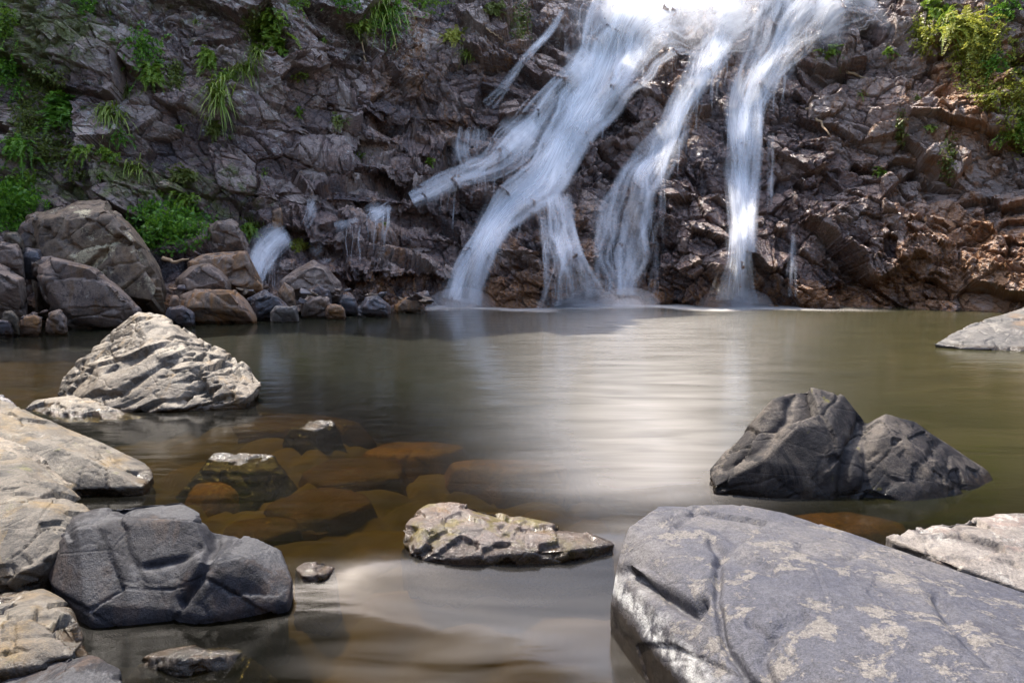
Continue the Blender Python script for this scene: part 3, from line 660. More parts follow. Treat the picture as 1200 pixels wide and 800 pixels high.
for o in COL.objects:                                        # tips that only just break the surface
    if o.get('category') == 'stone': o.location.z -= 0.035 if 'wet' in o['label'] else 0.03
def flat_stone(px, py, wpx, hpx, z, mat, label, seed, thick=0.10):
    c = PZ(px, py, z); wx = wpx / FPX * c.y * 0.5
    dy = max(0.05, (PZ(px, py - hpx / 2, z).y - PZ(px, py + hpx / 2, z).y) * 0.5)
    r_ = random.Random(seed); pts = []
    for k in range(11):
        a = 2 * math.pi * k / 11; f = 0.85 + 0.3 * r_.random()
        pts.append(c + Vector((math.cos(a) * wx * f, math.sin(a) * dy * f, -thick * (0.25 + 0.2 * r_.random()))))
        pts.append(c + Vector((math.cos(a) * wx * 0.62 * f, math.sin(a) * dy * 0.62 * f, -0.01 * r_.random())))
        pts.append(c + Vector((math.cos(a) * wx * 1.25 * f, math.sin(a) * (dy * 1.25 + 0.05) * f, -thick - 0.12)))
        pts.append(c + Vector((math.cos(a) * wx * 1.3 * f, math.sin(a) * (dy * 1.3 + 0.08) * f, -thick - 0.4)))
    return rock('stone', [pts], mat, max(0.008, wx / 45), label, cat='stone', cell=max(0.12, wx * 0.6), amp=0.004, seed=seed, sink=False, lump=0.02, soft=20)
flat_stone(486, 521, 120, 17, -0.04, M['amber'], 'bright orange flat stone lying just under the water of the pool', 41)
flat_stone(975, 605, 170, 26, -0.03, M['amber'], 'long orange stone under the water in front of the twin-peaked rock', 42)
flat_stone(415, 543, 130, 30, -0.07, M['olive'], 'olive brown sunken stone just below the bright orange stone', 43)
flat_stone(375, 582, 130, 34, -0.08, M['olive'], 'broad olive sunken stone between the blocky rock and the brown and white rock', 44)
flat_stone(275, 560, 110, 26, -0.09, M['amber'], 'dim amber sunken stone below the wet glinting stone', 45)
flat_stone(300, 612, 90, 26, -0.10, M['olive'], 'sunken stone behind the step of the dark blocky rock', 46)
flat_stone(600, 540, 140, 18, -0.05, M['amber'], 'pinkish amber sunken stone out from the bright orange stone', 47)
flat_stone(330, 490, 180, 18, -0.10, M['olive'], 'long sunken stone round the wet tip near the pale pyramid rock', 48)
flat_stone(800, 600, 100, 16, -0.10, M['amber'], 'dim sunken stone beyond the crest of the huge grey rock', 49)
flat_stone(240, 775, 120, 22, -0.16, M['olive'], 'dark sunken stone by the bottom edge in front of the bank', 50)

# boulders of the far bank: outline in the picture, own distance and thickness
def bank(outline, Y, thick, mat, label, seed, cell=0.5, amp=0.07, top=0.5, cat='boulder', name='boulder', group=None, voxel=None, inset=0.62, up=0.15):
    n = len(outline); cx = sum(p[0] for p in outline) / n; cy = sum(p[1] for p in outline) / n
    r_ = random.Random(seed); pts = []
    for (x, y) in outline:
        pts.append(P(x, y, Y + thick * (0.42 + 0.16 * r_.random())))
        s = inset + 0.16 * r_.random()
        ty = cy + (y - cy) * s
        pts.append(P(cx + (x - cx) * s, ty, Y + thick * 0.12 * r_.random()))
        pts.append(P(cx + (x - cx) * s, cy + (y - cy) * s, Y + thick))
    w = (max(p[0] for p in outline) - min(p[0] for p in outline)) / FPX * Y
    low = [(x, y) for (x, y) in outline if y > cy]
    z0 = min(P(x, y, Y).z for (x, y) in outline)
    pts += [Vector((p.x, p.y, z0 - 0.25)) for p in [P(x, y, Y + thick * 0.35) for (x, y) in low] + [P(x, y, Y + thick * 0.8) for (x, y) in low]]
    return rock(name, [pts], mat, voxel or max(0.022, w / 70), label, group, cat, cell=min(cell, w * 0.45), amp=min(amp * 1.4, w * 0.075), seed=seed, sink=False, lump=w * 0.025, soft=2, bedang=r_.uniform(-40, 40))
bank([(30, 252), (44, 247), (75, 238), (111, 229), (127, 231), (142, 262), (169, 281), (188, 312), (197, 340), (192, 366), (150, 370), (60, 340), (36, 300)], 12.9, 2.4, M['lichen'],
     'large brown boulder with cream lichen patches, highest of the far bank', 61, cell=0.9, amp=0.12, voxel=0.026, inset=0.72)
bank([(34, 305), (57, 297), (108, 310), (135, 332), (166, 362), (142, 382), (81, 382), (69, 345), (38, 326)], 11.9, 1.5, M['shore'],
     'tilted brown-grey slab leaning in front of the lichen boulder', 62, cell=0.8, amp=0.07, voxel=0.024, inset=0.75)
bank([(-30, 300), (0, 308), (30, 325), (29, 345), (15, 362), (-30, 372)], 11.6, 1.5, M['shore'], 'brown-grey boulder cut by the picture edge beside the tilted slab', 63, cell=0.6)
bank([(218, 306), (238, 297), (289, 294), (300, 318), (308, 334), (288, 345), (225, 340)], 14.0, 1.3, M['rust'], 'flat topped rusty brown block beneath the small side cascade', 64, inset=0.78)
bank([(205, 327), (222, 312), (244, 306), (262, 318), (271, 330), (262, 342), (212, 343)], 13.5, 1.0, M['shore'], 'grey domed boulder in front of the rusty block', 65)
bank([(207, 362), (212, 346), (228, 338), (277, 338), (291, 352), (301, 369), (240, 371)], 12.9, 1.0, M['rust'], 'low rounded russet boulder at the waterline under the grey domed boulder', 66, cell=0.8, amp=0.04)
bank([(243, 268), (252, 258), (272, 256), (281, 262), (291, 284), (284, 294), (250, 294)], 15.4, 1.2, M['shore'], 'dark squarish boulder beside the green leafy mat', 67)
bank([(326, 330), (345, 316), (367, 303), (384, 312), (400, 330), (404, 347), (370, 352), (336, 345)], 14.9, 1.1, M['shore'], 'brown humped boulder right of the white side cascade', 68)
bank([(288, 350), (310, 338), (325, 345), (340, 360), (318, 367), (296, 366)], 13.6, 0.7, M['dark'], 'dark slanted rock beside the russet boulder at the waterline', 69)
bank([(325, 342), (333, 330), (345, 338), (347, 352), (336, 358)], 14.1, 0.6, M['rust'], 'small upright greenish brown rock below the humped boulder', 70, cat='rock', name='rock')
bank([(352, 355), (362, 345), (384, 346), (390, 355), (378, 364), (358, 363)], 14.2, 0.7, M['shore'], 'grey wedge rock at the waterline below the humped boulder', 71, cat='rock', name='rock')
bank([(360, 340), (374, 332), (388, 340), (389, 350), (365, 350)], 14.5, 0.7, M['dark'], 'dark grey rock squeezed under the humped boulder', 72, cat='rock', name='rock')
bank([(316, 366), (322, 358), (348, 357), (350, 365), (330, 369)], 13.3, 0.5, M['pink'], 'flat pale pinkish rock at the waterline', 73, cat='rock', name='rock')
bank([(381, 362), (386, 355), (400, 357), (405, 363), (392, 366)], 14.0, 0.5, M['rust'], 'low orange rock at the waterline beside the grey wedge rock', 74, cat='rock', name='rock')
bank([(418, 361), (428, 348), (442, 345), (458, 358), (457, 363), (436, 365)], 14.4, 0.7, M['dark'], 'dark mossy pointed rock at the waterline by the stepped cascade', 75, cat='rock', name='rock')
bank([(395, 355), (402, 345), (416, 348), (420, 360), (404, 362)], 14.9, 0.6, M['dark'], 'reddish dark rock behind the mossy pointed rock', 76, cat='rock', name='rock')
bank([(462, 358), (474, 346), (492, 347), (498, 360), (478, 364)], 15.6, 0.7, M['rust'], 'rusty rock at the waterline next to the mossy pointed rock', 77, cat='rock', name='rock')
bank([(192, 372), (196, 360), (214, 357), (228, 366), (228, 372)], 12.5, 0.6, M['dark'], 'dark wet stone between the lichen boulder and the russet boulder', 78, cat='rock', name='rock')
bank([(198, 356), (201, 346), (208, 345), (212, 352), (207, 358)], 12.8, 0.4, M['rust'], 'small orange stone above the dark wet stone', 79, cat='stone', name='stone')
bank([(317, 266), (318, 246), (329, 243), (332, 252), (331, 268)], 17.2, 0.5, M['rust'], 'upright orange brown block above the side cascade', 80, cat='rock', name='rock')
bank([(3, 283), (5, 272), (20, 272), (28, 282), (27, 288)], 12.6, 0.6, M['pale'], 'pale tilted stone on the bank above the edge boulder', 81, cat='rock', name='rock')
bank([(-8, 300), (0, 282), (22, 285), (28, 302), (16, 312), (-8, 312)], 12.3, 0.7, M['shore'], 'purplish brown rock under the pale tilted stone', 82, cat='rock', name='rock')
bank([(22, 300), (30, 288), (48, 292), (52, 305), (36, 312)], 12.6, 0.7, M['dark'], 'dark rock tucked behind the tilted slab', 83, cat='rock', name='rock')
bank([(14, 296), (24, 262), (40, 250), (56, 268), (56, 300)], 13.6, 0.9, M['shore'], 'dark brown rock against the shaded flank of the lichen boulder', 84, cat='rock', name='rock')
bank([(20, 382), (24, 370), (40, 367), (50, 374), (46, 384)], 11.0, 0.5, M['rust'], 'small brown stone at the waterline under the tilted slab', 85, cat='stone', name='stone')
bank([(52, 384), (56, 366), (70, 361), (79, 372), (78, 385)], 11.1, 0.5, M['shore'], 'grey pointed stone at the waterline under the tilted slab', 86, cat='stone', name='stone')
bank([(1, 373), (4, 364), (14, 363), (22, 371), (14, 377)], 10.9, 0.4, M['pale'], 'small whitish stone at the waterline by the edge boulder', 87, cat='stone', name='stone')
bank([(-10, 384), (-6, 374), (12, 375), (16, 384)], 10.8, 0.4, M['dark'], 'small dark stone at the waterline by the edge boulder', 88, cat='stone', name='stone')
rr = random.Random(5)
for k in range(52):
    px = rr.uniform(196, 505); t_ = (px - 196) / 309
    py = rr.uniform(330 + 12 * t_, 367 - 5 * t_)
    if k % 6 == 0: px = rr.uniform(0, 80); py = rr.uniform(364, 384); Y = rr.uniform(11.0, 11.8)
    else: Y = rr.uniform(13.1, 14.4) + 2.0 * t_
    s_ = rr.choice([3, 4, 4, 5, 6, 8, 10]); q = s_ / FPX * Y; c = P(px, py, Y)
    c.z = max(c.z, -0.02); ang = rr.uniform(-0.5, 0.5)
    pts = []
    for a in range(9):                                  # an angular splinter of rock
        d = Vector((rr.uniform(-1, 1), rr.uniform(-1, 1), rr.uniform(-1, 1))); d.normalize()
        d = Vector((d.x * 1.5, d.y * 1.2, d.z * 0.75)) * rr.uniform(0.8, 1.15)
        pts.append(c + Vector((d.x * math.cos(ang) - d.z * math.sin(ang), d.y, d.x * math.sin(ang) + d.z * math.cos(ang))) * q)
    rock('stone', [pts], M[rr.choice(['dark', 'shore', 'shore', 'rust', 'dark', 'lichen'])], max(0.010, q / 7), 'small broken stone among the boulders of the far bank', 'small stones of the far bank', 'stone',
         cell=q, amp=q * 0.10, seed=100 + k, sink=False, lump=q * 0.06, soft=1)

# ------------------------------------------------------------------ falling water
def resample(cl, step=5.0):
    out = []
    for a, b in zip(cl[:-1], cl[1:]):
        n = max(1, int(math.hypot(b[0] - a[0], b[1] - a[1]) / step))
        for k in range(n):
            f = k / n; out.append([a[i] + (b[i] - a[i]) * f for i in range(3)])
    out.append(list(cl[-1])); return np.array(out)
def smooth1(a, k):
    if len(a) < 3: return a
    ker = np.ones(2 * k + 1) / (2 * k + 1)
    return np.convolve(np.pad(a, k, mode='edge'), ker, 'valid')
def depths(pxs, pys):
    out = np.full(len(pxs), np.nan)
    for i, (a, b) in enumerate(zip(pxs, pys)):
        h, n = hit(a, b)
        if h is not None: out[i] = h.y
    if np.isnan(out).all(): return None
    idx = np.arange(len(out)); ok = ~np.isnan(out)
    return np.interp(idx, idx[ok], out[ok])
def envelope(Y, k=4, sm=2):
    """depth of a smooth sheet that lies over the bumps of the rock"""
    one = Y.ndim == 1
    if one: Y = Y[:, None]
    m, n = Y.shape
    kk = min(k, m // 3)
    pad = np.pad(Y, ((kk, kk), (1, 1)), mode='edge')
    lo = np.min([pad[a:a + m, b:b + n] for a in range(2 * kk + 1) for b in range(3)], axis=0)
    lo = lo * 0.9 + Y * 0.1
    for j in range(n): lo[:, j] = smooth1(smooth1(lo[:, j], sm), 2)
    if n > 5:
        for i in range(m): lo[i] = smooth1(smooth1(lo[i], 2), 1)
    return lo[:, 0] if one else lo
def topos(pxs, pys, Y):
    return np.array([P(a, b, y) for a, b, y in zip(pxs, pys, Y)])
def fallproc(name, cl, label, parent_label_group='water of the falls', n_strand=60, dens=0.5, veil=True, wob=1.0, seed=1, wspread=1.0, taper=True, top_fade=0.02, end_fade=0.015, drips=0):
    c = resample(cl); m = len(c); r_ = np.random.default_rng(seed)
    for k in (0, 1, 2): c[:, k] = smooth1(c[:, k], 3)
    t = np.gradient(c[:, :2], axis=0); t /= np.linalg.norm(t, axis=1, keepdims=True) + 1e-9
    nrm = np.stack([-t[:, 1], t[:, 0]], 1)
    h0, _ = hit(c[m // 2, 0], c[m // 2, 1])
    o0 = np.array(PZ(c[-1, 0], min(c[-1, 1], 356)) if c[-1, 1] > 330 else h0)
    root = empty(name, Vector(o0)); tag(root, label, 'waterfall')
    vv = np.linspace(0, 1, m)
    endf = sstep(0, top_fade + 1e-3, vv) * sstep(1.0, 1.0 - end_fade, vv)
    if veil:
        nu = int(np.clip(c[:, 2].max() * 0.7, 9, 30)); us = np.linspace(-1, 1, nu)
        for layer, off in enumerate((0.05, 0.16)):
            V = np.zeros((m, nu, 3)); UV = np.zeros((m, nu, 2)); E = np.zeros((m, nu)); D = np.zeros((m, nu))
            cols = []
            for j, u in enumerate(us):
                wj = c[:, 2] * u * (1.7 if layer == 0 else 1.15)
                px = c[:, 0] + nrm[:, 0] * wj; py = c[:, 1] + nrm[:, 1] * wj
                Y = depths(px, py)
                if Y is None: Y = np.full(m, 20.0)
                cols.append((px, py, Y))
            YY = np.stack([q[2] for q in cols], 1)
            YY = envelope(YY)
            sl = np.abs(np.gradient(YY, axis=0)); sl = (sl - sl.mean()) / (sl.std() + 1e-6)      # white where it runs over ledges, thin where it drops
            for j, u in enumerate(us):
                pos = topos(cols[j][0], cols[j][1], YY[:, j] - off)
                V[:, j] = pos
                ln = np.concatenate([[0], np.cumsum(np.linalg.norm(np.diff(pos, axis=0), axis=1))])
                wm = c[:, 2] / FPX * YY[:, j]
                UV[:, j, 0] = u * wm.mean() + layer * 31 + seed * 7; UV[:, j, 1] = ln + layer * 11 + seed * 3
                E[:, j] = sstep(1.0, 0.05, abs(u) + 0.30 * vnoise(np.stack([ln * 1.3, ln * 0 + np.sign(u) * 3, ln * 0 + layer], 1), seed)) * endf
                D[:, j] = dens + 0.26 * np.tanh(sl[:, j]) + 0.35 * sstep(0.35, 0.0, vv) * (c[0, 1] < -20)
            npmesh('water_veil', V.reshape(-1, 3), gridquads(m, nu), M['veil'], root, origin=None, uv=UV.reshape(-1, 2), attrs=dict(edge=E.ravel(), dens=D.ravel()))
    # strands
    vs, qs, uvs, es, ds = [], [], [], [], []; nb = 0
    for s in range(int(n_strand * 1.2)):
        u0 = np.clip(r_.normal(0, 0.62), -1.3, 1.3)
        a = r_.uniform(0, 0.6) if r_.random() < 0.6 else 0.0; b = a + r_.uniform(0.25, 1.0 - a * 0.4)
        i0, i1 = int(a * (m - 1)), int(min(1.0, b) * (m - 1))
        if r_.random() < 0.5: i1 = m - 1
        if i1 - i0 < 6: continue
        seg = c[i0:i1 + 1]; nn = nrm[i0:i1 + 1]; k = len(seg)
        pp = np.stack([seg[:, 0] * 0.045, seg[:, 1] * 0.03, seg[:, 0] * 0 + u0 * 1.5], 1)
        wobv = 0.22 * wob * vnoise(pp, seed + 3) + 0.04 * wob * vnoise(pp * 2.7, seed + 4)
        uu = (u0 * wspread + wobv) * seg[:, 2]
        px = seg[:, 0] + nn[:, 0] * uu; py = seg[:, 1] + nn[:, 1] * uu
        Y = depths(px, py)
        if Y is None: continue
        Y = envelope(Y, 3, 3) - r_.uniform(0.02, 0.14)
        hw = r_.choice([0.8, 1.5, 2.4, 3.6]) * r_.uniform(0.8, 1.3) * (0.6 + 0.02 * c[:, 2].mean())
        prof = np.clip(sstep(0, 0.12, np.linspace(0, 1, k)), 0.15, 1)
        rows = []
        for e in (-1, -0.33, 0.33, 1):
            pos = topos(px + nn[:, 0] * hw * e * prof, py + nn[:, 1] * hw * e * prof, Y + 0.02 * e * e)
            rows.append(pos)
        ln = np.concatenate([[0], np.cumsum(np.linalg.norm(np.diff(rows[1], axis=0), axis=1))])
        st = np.stack(rows, 1)                       # k x 4 x 3
        vs.append(st.reshape(-1, 3)); qs.append(gridquads(k, 4) + nb); nb += k * 4
        uvs.append(np.stack([np.tile(np.array([-1, -0.33, 0.33, 1]) * 0.06, k) + s * 1.7, np.repeat(ln, 4)], 1))
        ef = sstep(0, 0.10, np.linspace(0, 1, k)) * (sstep(1.0, 0.8, np.linspace(0, 1, k)) if i1 < m - 1 else 1)
        es.append(np.repeat(ef, 4) * np.tile([0, 1, 1, 0], k)); ds.append(np.full(k * 4, dens * r_.uniform(0.6, 1.5)))
    # threads that leave the stream and drop straight down
    for s in range(drips):
        i0 = int(r_.uniform(0.1, 0.92) * (m - 1)); u0 = r_.uniform(-1.3, 1.3)
        x0 = c[i0, 0] + nrm[i0, 0] * u0 * c[i0, 2]; y0 = c[i0, 1] + nrm[i0, 1] * u0 * c[i0, 2]
        ln_px = min(r_.uniform(14, 60), 357 - y0)
        if ln_px < 8: continue
        k = max(5, int(ln_px / 3)); py = np.linspace(y0, y0 + ln_px, k)
        px = x0 + 2.2 * vnoise(np.stack([py * 0.05, py * 0, py * 0 + s], 1), seed + 9) + (c[min(i0 + 6, m - 1), 0] - c[i0, 0]) * 0.12 * np.linspace(0, 1, k)
        Y = depths(px, py)
        if Y is None: continue
        Y = np.minimum.accumulate(envelope(Y, 2, 1)[::-1])[::-1] * 0.5 + envelope(Y, 2, 1) * 0.5 - 0.06
        hw = r_.choice([0.5, 0.8, 1.3])
        rows = [topos(px + hw * e, py, Y + 0.015 * e * e) for e in (-1, -0.33, 0.33, 1)]
        ln = np.concatenate([[0], np.cumsum(np.linalg.norm(np.diff(rows[1], axis=0), axis=1))])
        vs.append(np.stack(rows, 1).reshape(-1, 3)); qs.append(gridquads(k, 4) + nb); nb += k * 4
        uvs.append(np.stack([np.tile(np.array([-1, -0.33, 0.33, 1]) * 0.06, k) + s * 2.3 + 50, np.repeat(ln, 4)], 1))
        es.append(np.repeat(sstep(0, 0.15, np.linspace(0, 1, k)) * sstep(1.0, 0.6, np.linspace(0, 1, k)), 4) * np.tile([0, 1, 1, 0], k)); ds.append(np.full(k * 4, r_.uniform(0.5, 1.3)))
    if vs:
        npmesh('water_strand', np.concatenate(vs), np.concatenate(qs), M['strand'], root, uv=np.concatenate(uvs), attrs=dict(edge=np.concatenate(es), dens=np.concatenate(ds)))
    # children keep world coordinates
    for ch in list(root.children): ch.matrix_parent_inverse = Matrix.Translation(root.location).inverted()
    return root
fallproc('waterfall', [(850, -50, 85), (805, -20, 76), (768, 0, 62), (740, 22, 48), (718, 70, 36), (695, 112, 28), (668, 150, 22), (650, 185, 21), (632, 215, 22), (596, 240, 16), (572, 275, 12), (555, 310, 13), (543, 335, 15), (538, 358, 19)],
         'broad white main waterfall sweeping from the bright top down to the pool', n_strand=150, dens=0.60, seed=1, drips=70)
fallproc('waterfall', [(648, 222, 12), (652, 245, 16), (655, 265, 17), (660, 295, 18), (668, 325, 26), (676, 358, 42)],
         'lacy white water spilling over the dark mound beside the foot of the main fall', n_strand=70, dens=0.36, seed=2, wob=1.6, drips=60)
fallproc('waterfall', [(700, 60, 12), (668, 92, 13), (643, 118, 14), (620, 150, 17), (600, 174, 19), (575, 195, 14), (545, 204, 10), (514, 218, 10), (494, 230, 8), (478, 237, 5)],
         'side stream of white water turning away over ledges beside the main fall', n_strand=60, drips=40, dens=0.50, seed=3)
fallproc('waterfall', [(662, 5, 3), (650, 30, 4), (620, 64, 4), (597, 92, 4), (582, 112, 6), (570, 128, 8)], 'thin trickle running down the upper rock beside the main fall', n_strand=14, dens=0.32, seed=4, top_fade=0.2, end_fade=0.25, wob=2)
fallproc('waterfall', [(547, 142, 14), (546, 160, 16), (545, 180, 17), (549, 200, 15)], 'little curtain of white strands dropping off a ledge to the side stream', n_strand=34, dens=0.25, seed=5, top_fade=0.2, end_fade=0.05, wob=1.5)
fallproc('waterfall', [(462, 236, 5), (452, 243, 9), (440, 250, 9), (428, 259, 8)], 'short white cascade stepping off a ledge below the end of the side stream', n_strand=26, dens=0.38, seed=6, top_fade=0.1, end_fade=0.15, drips=14)
fallproc('waterfall', [(428, 257, 5), (414, 261, 6), (400, 264, 5), (386, 266, 4)], 'low flat trickle between ledges above the humped boulder', n_strand=22, dens=0.36, seed=16, top_fade=0.25, end_fade=0.35, drips=6)
fallproc('waterfall', [(342, 269, 7), (332, 273, 11), (322, 280, 14), (312, 291, 15), (305, 305, 14), (299, 320, 9), (298, 340, 7)], 'soft white side cascade pouring between boulders of the far bank', n_strand=46, dens=0.62, seed=7, top_fade=0.15, end_fade=0.25, drips=14)
fallproc('waterfall', [(366, 226, 3), (364, 240, 4), (364, 262, 5), (352, 266, 3)], 'tiny thread of water above the side cascade of the far bank', n_strand=10, dens=0.35, seed=8, top_fade=0.2, end_fade=0.25)
fallproc('waterfall', [(385, 288, 10), (375, 294, 11), (362, 303, 8)], 'faint white riffle above the humped boulder', n_strand=16, dens=0.35, seed=9, top_fade=0.2, end_fade=0.25)
fallproc('waterfall', [(915, -48, 40), (884, -20, 34), (862, 15, 26), (838, 62, 16), (808, 110, 12), (792, 145, 10), (772, 185, 16), (752, 215, 26), (740, 255, 32), (735, 300, 30), (732, 350, 26)],
         'thin veiled middle waterfall fanning out over dark rock', n_strand=100, dens=0.36, seed=10, wob=1.5, drips=90)
fallproc('waterfall', [(1000, -48, 60), (968, -25, 54), (942, 5, 42), (912, 52, 24), (886, 95, 18), (872, 135, 17), (868, 185, 13), (868, 245, 10), (866, 305, 11), (862, 358, 22)],
         'tall straight waterfall dropping from the sunlit rim, farthest from the bank boulders', n_strand=110, dens=0.58, seed=11, drips=50)
fallproc('waterfall', [(890, 100, 5), (889, 150, 5), (887, 195, 5), (881, 250, 5), (880, 300, 5)], 'narrow second strand beside the tall straight waterfall', n_strand=16, dens=0.38, seed=12, top_fade=0.2, end_fade=0.25)
fallproc('waterfall', [(905, 150, 3), (904, 185, 3), (903, 245, 3)], 'hair thin trickle on dark rock beside the tall straight waterfall', n_strand=5, dens=0.2, seed=13, top_fade=0.2, end_fade=0.25)
fallproc('waterfall', [(930, 268, 2), (929, 300, 3), (928, 352, 6)], 'faint trickle down the broken wall into the far pool', n_strand=8, dens=0.15, seed=14, top_fade=0.2, end_fade=0.05)

# ------------------------------------------------------------------ drifting spray
def mist(name, loc, rad, dens):
    bm = bmesh.new(); bmesh.ops.create_icosphere(bm, subdivisions=4, radius=1.0)
    for v in bm.verts: v.co = Vector((v.co.x * rad[0], v.co.y * rad[1], v.co.z * rad[2]))
    me = bpy.data.meshes.new(name); bm.to_mesh(me); bm.free()
    t = NT('spray_mist'); t.n.remove(t.b)
    pv = t.new('ShaderNodeVolumePrincipled'); pv.inputs['Color'].default_value = (0.95, 0.96, 1, 1)
    pv.inputs['Density'].default_value = dens; pv.inputs['Anisotropy'].default_value = 0.35
    t.l.new(pv.outputs[0], t.out.inputs['Volume']); me.materials.append(t.m)
    o = bpy.data.objects.new(name, me); o.location = loc; link(o); tag(o, kind='stuff'); o['label'] = 'white spray drifting off the falls'
    return o
mist('mist', (7.2, 23.6, 9.8), (4.6, 2.4, 2.6), 0.055)
mist('mist', (8.2, 23.2, 10.2), (2.6, 1.8, 1.7), 0.10)
for fx, fy, fr_ in ((540, 357, 0.75), (676, 357, 1.0), (736, 354, 0.7), (862, 358, 0.8)):
    q = PZ(fx, 357, 0.0); q = Vector((q.x / q.y * 17.5, 17.5, 0.02))
    mist('mist', q, (fr_ * 1.2, 0.7, 0.5), 0.40); mist('mist', q, (fr_ * 0.6, 0.4, 0.22), 0.9)

# ------------------------------------------------------------------ plants on the rock
def leaves(cent, direc, length, width, rng, up=0.25, curl=0.3):
    """one diamond-folded leaf per centre: 2 quads"""
    n = len(cent)
    d = direc / (np.linalg.norm(direc, axis=1, keepdims=True) + 1e-9)
    s = np.cross(d, rng.normal(size=(n, 3))); s /= np.linalg.norm(s, axis=1, keepdims=True) + 1e-9
    nn = np.cross(s, d)
    L_ = length[:, None]; W = width[:, None]
    b = cent; m = cent + d * L_ * 0.5 + nn * L_ * 0.08; tip = cent + d * L_ - nn * L_ * curl * 0.3
    l = cent + d * L_ * 0.45 + s * W; r = cent + d * L_ * 0.45 - s * W
    v = np.stack([b, l, tip, r], 1).reshape(-1, 3)
    q = np.arange(4 * n).reshape(-1, 4)
    return v, q
def strip(pts, w, side=None):
    pts = np.asarray(pts, float); n = len(pts)
    if side is None:
        d = pts[-1] - pts[0]; side = np.cross(d, [0.3, -1.0, 0.2]); side = side / (np.linalg.norm(side) + 1e-9)
    v = np.stack([pts - side * w, pts + side * w], 1).reshape(-1, 3)
    return v, np.array([[2 * i, 2 * i + 1, 2 * i + 3, 2 * i + 2] for i in range(n - 1)])
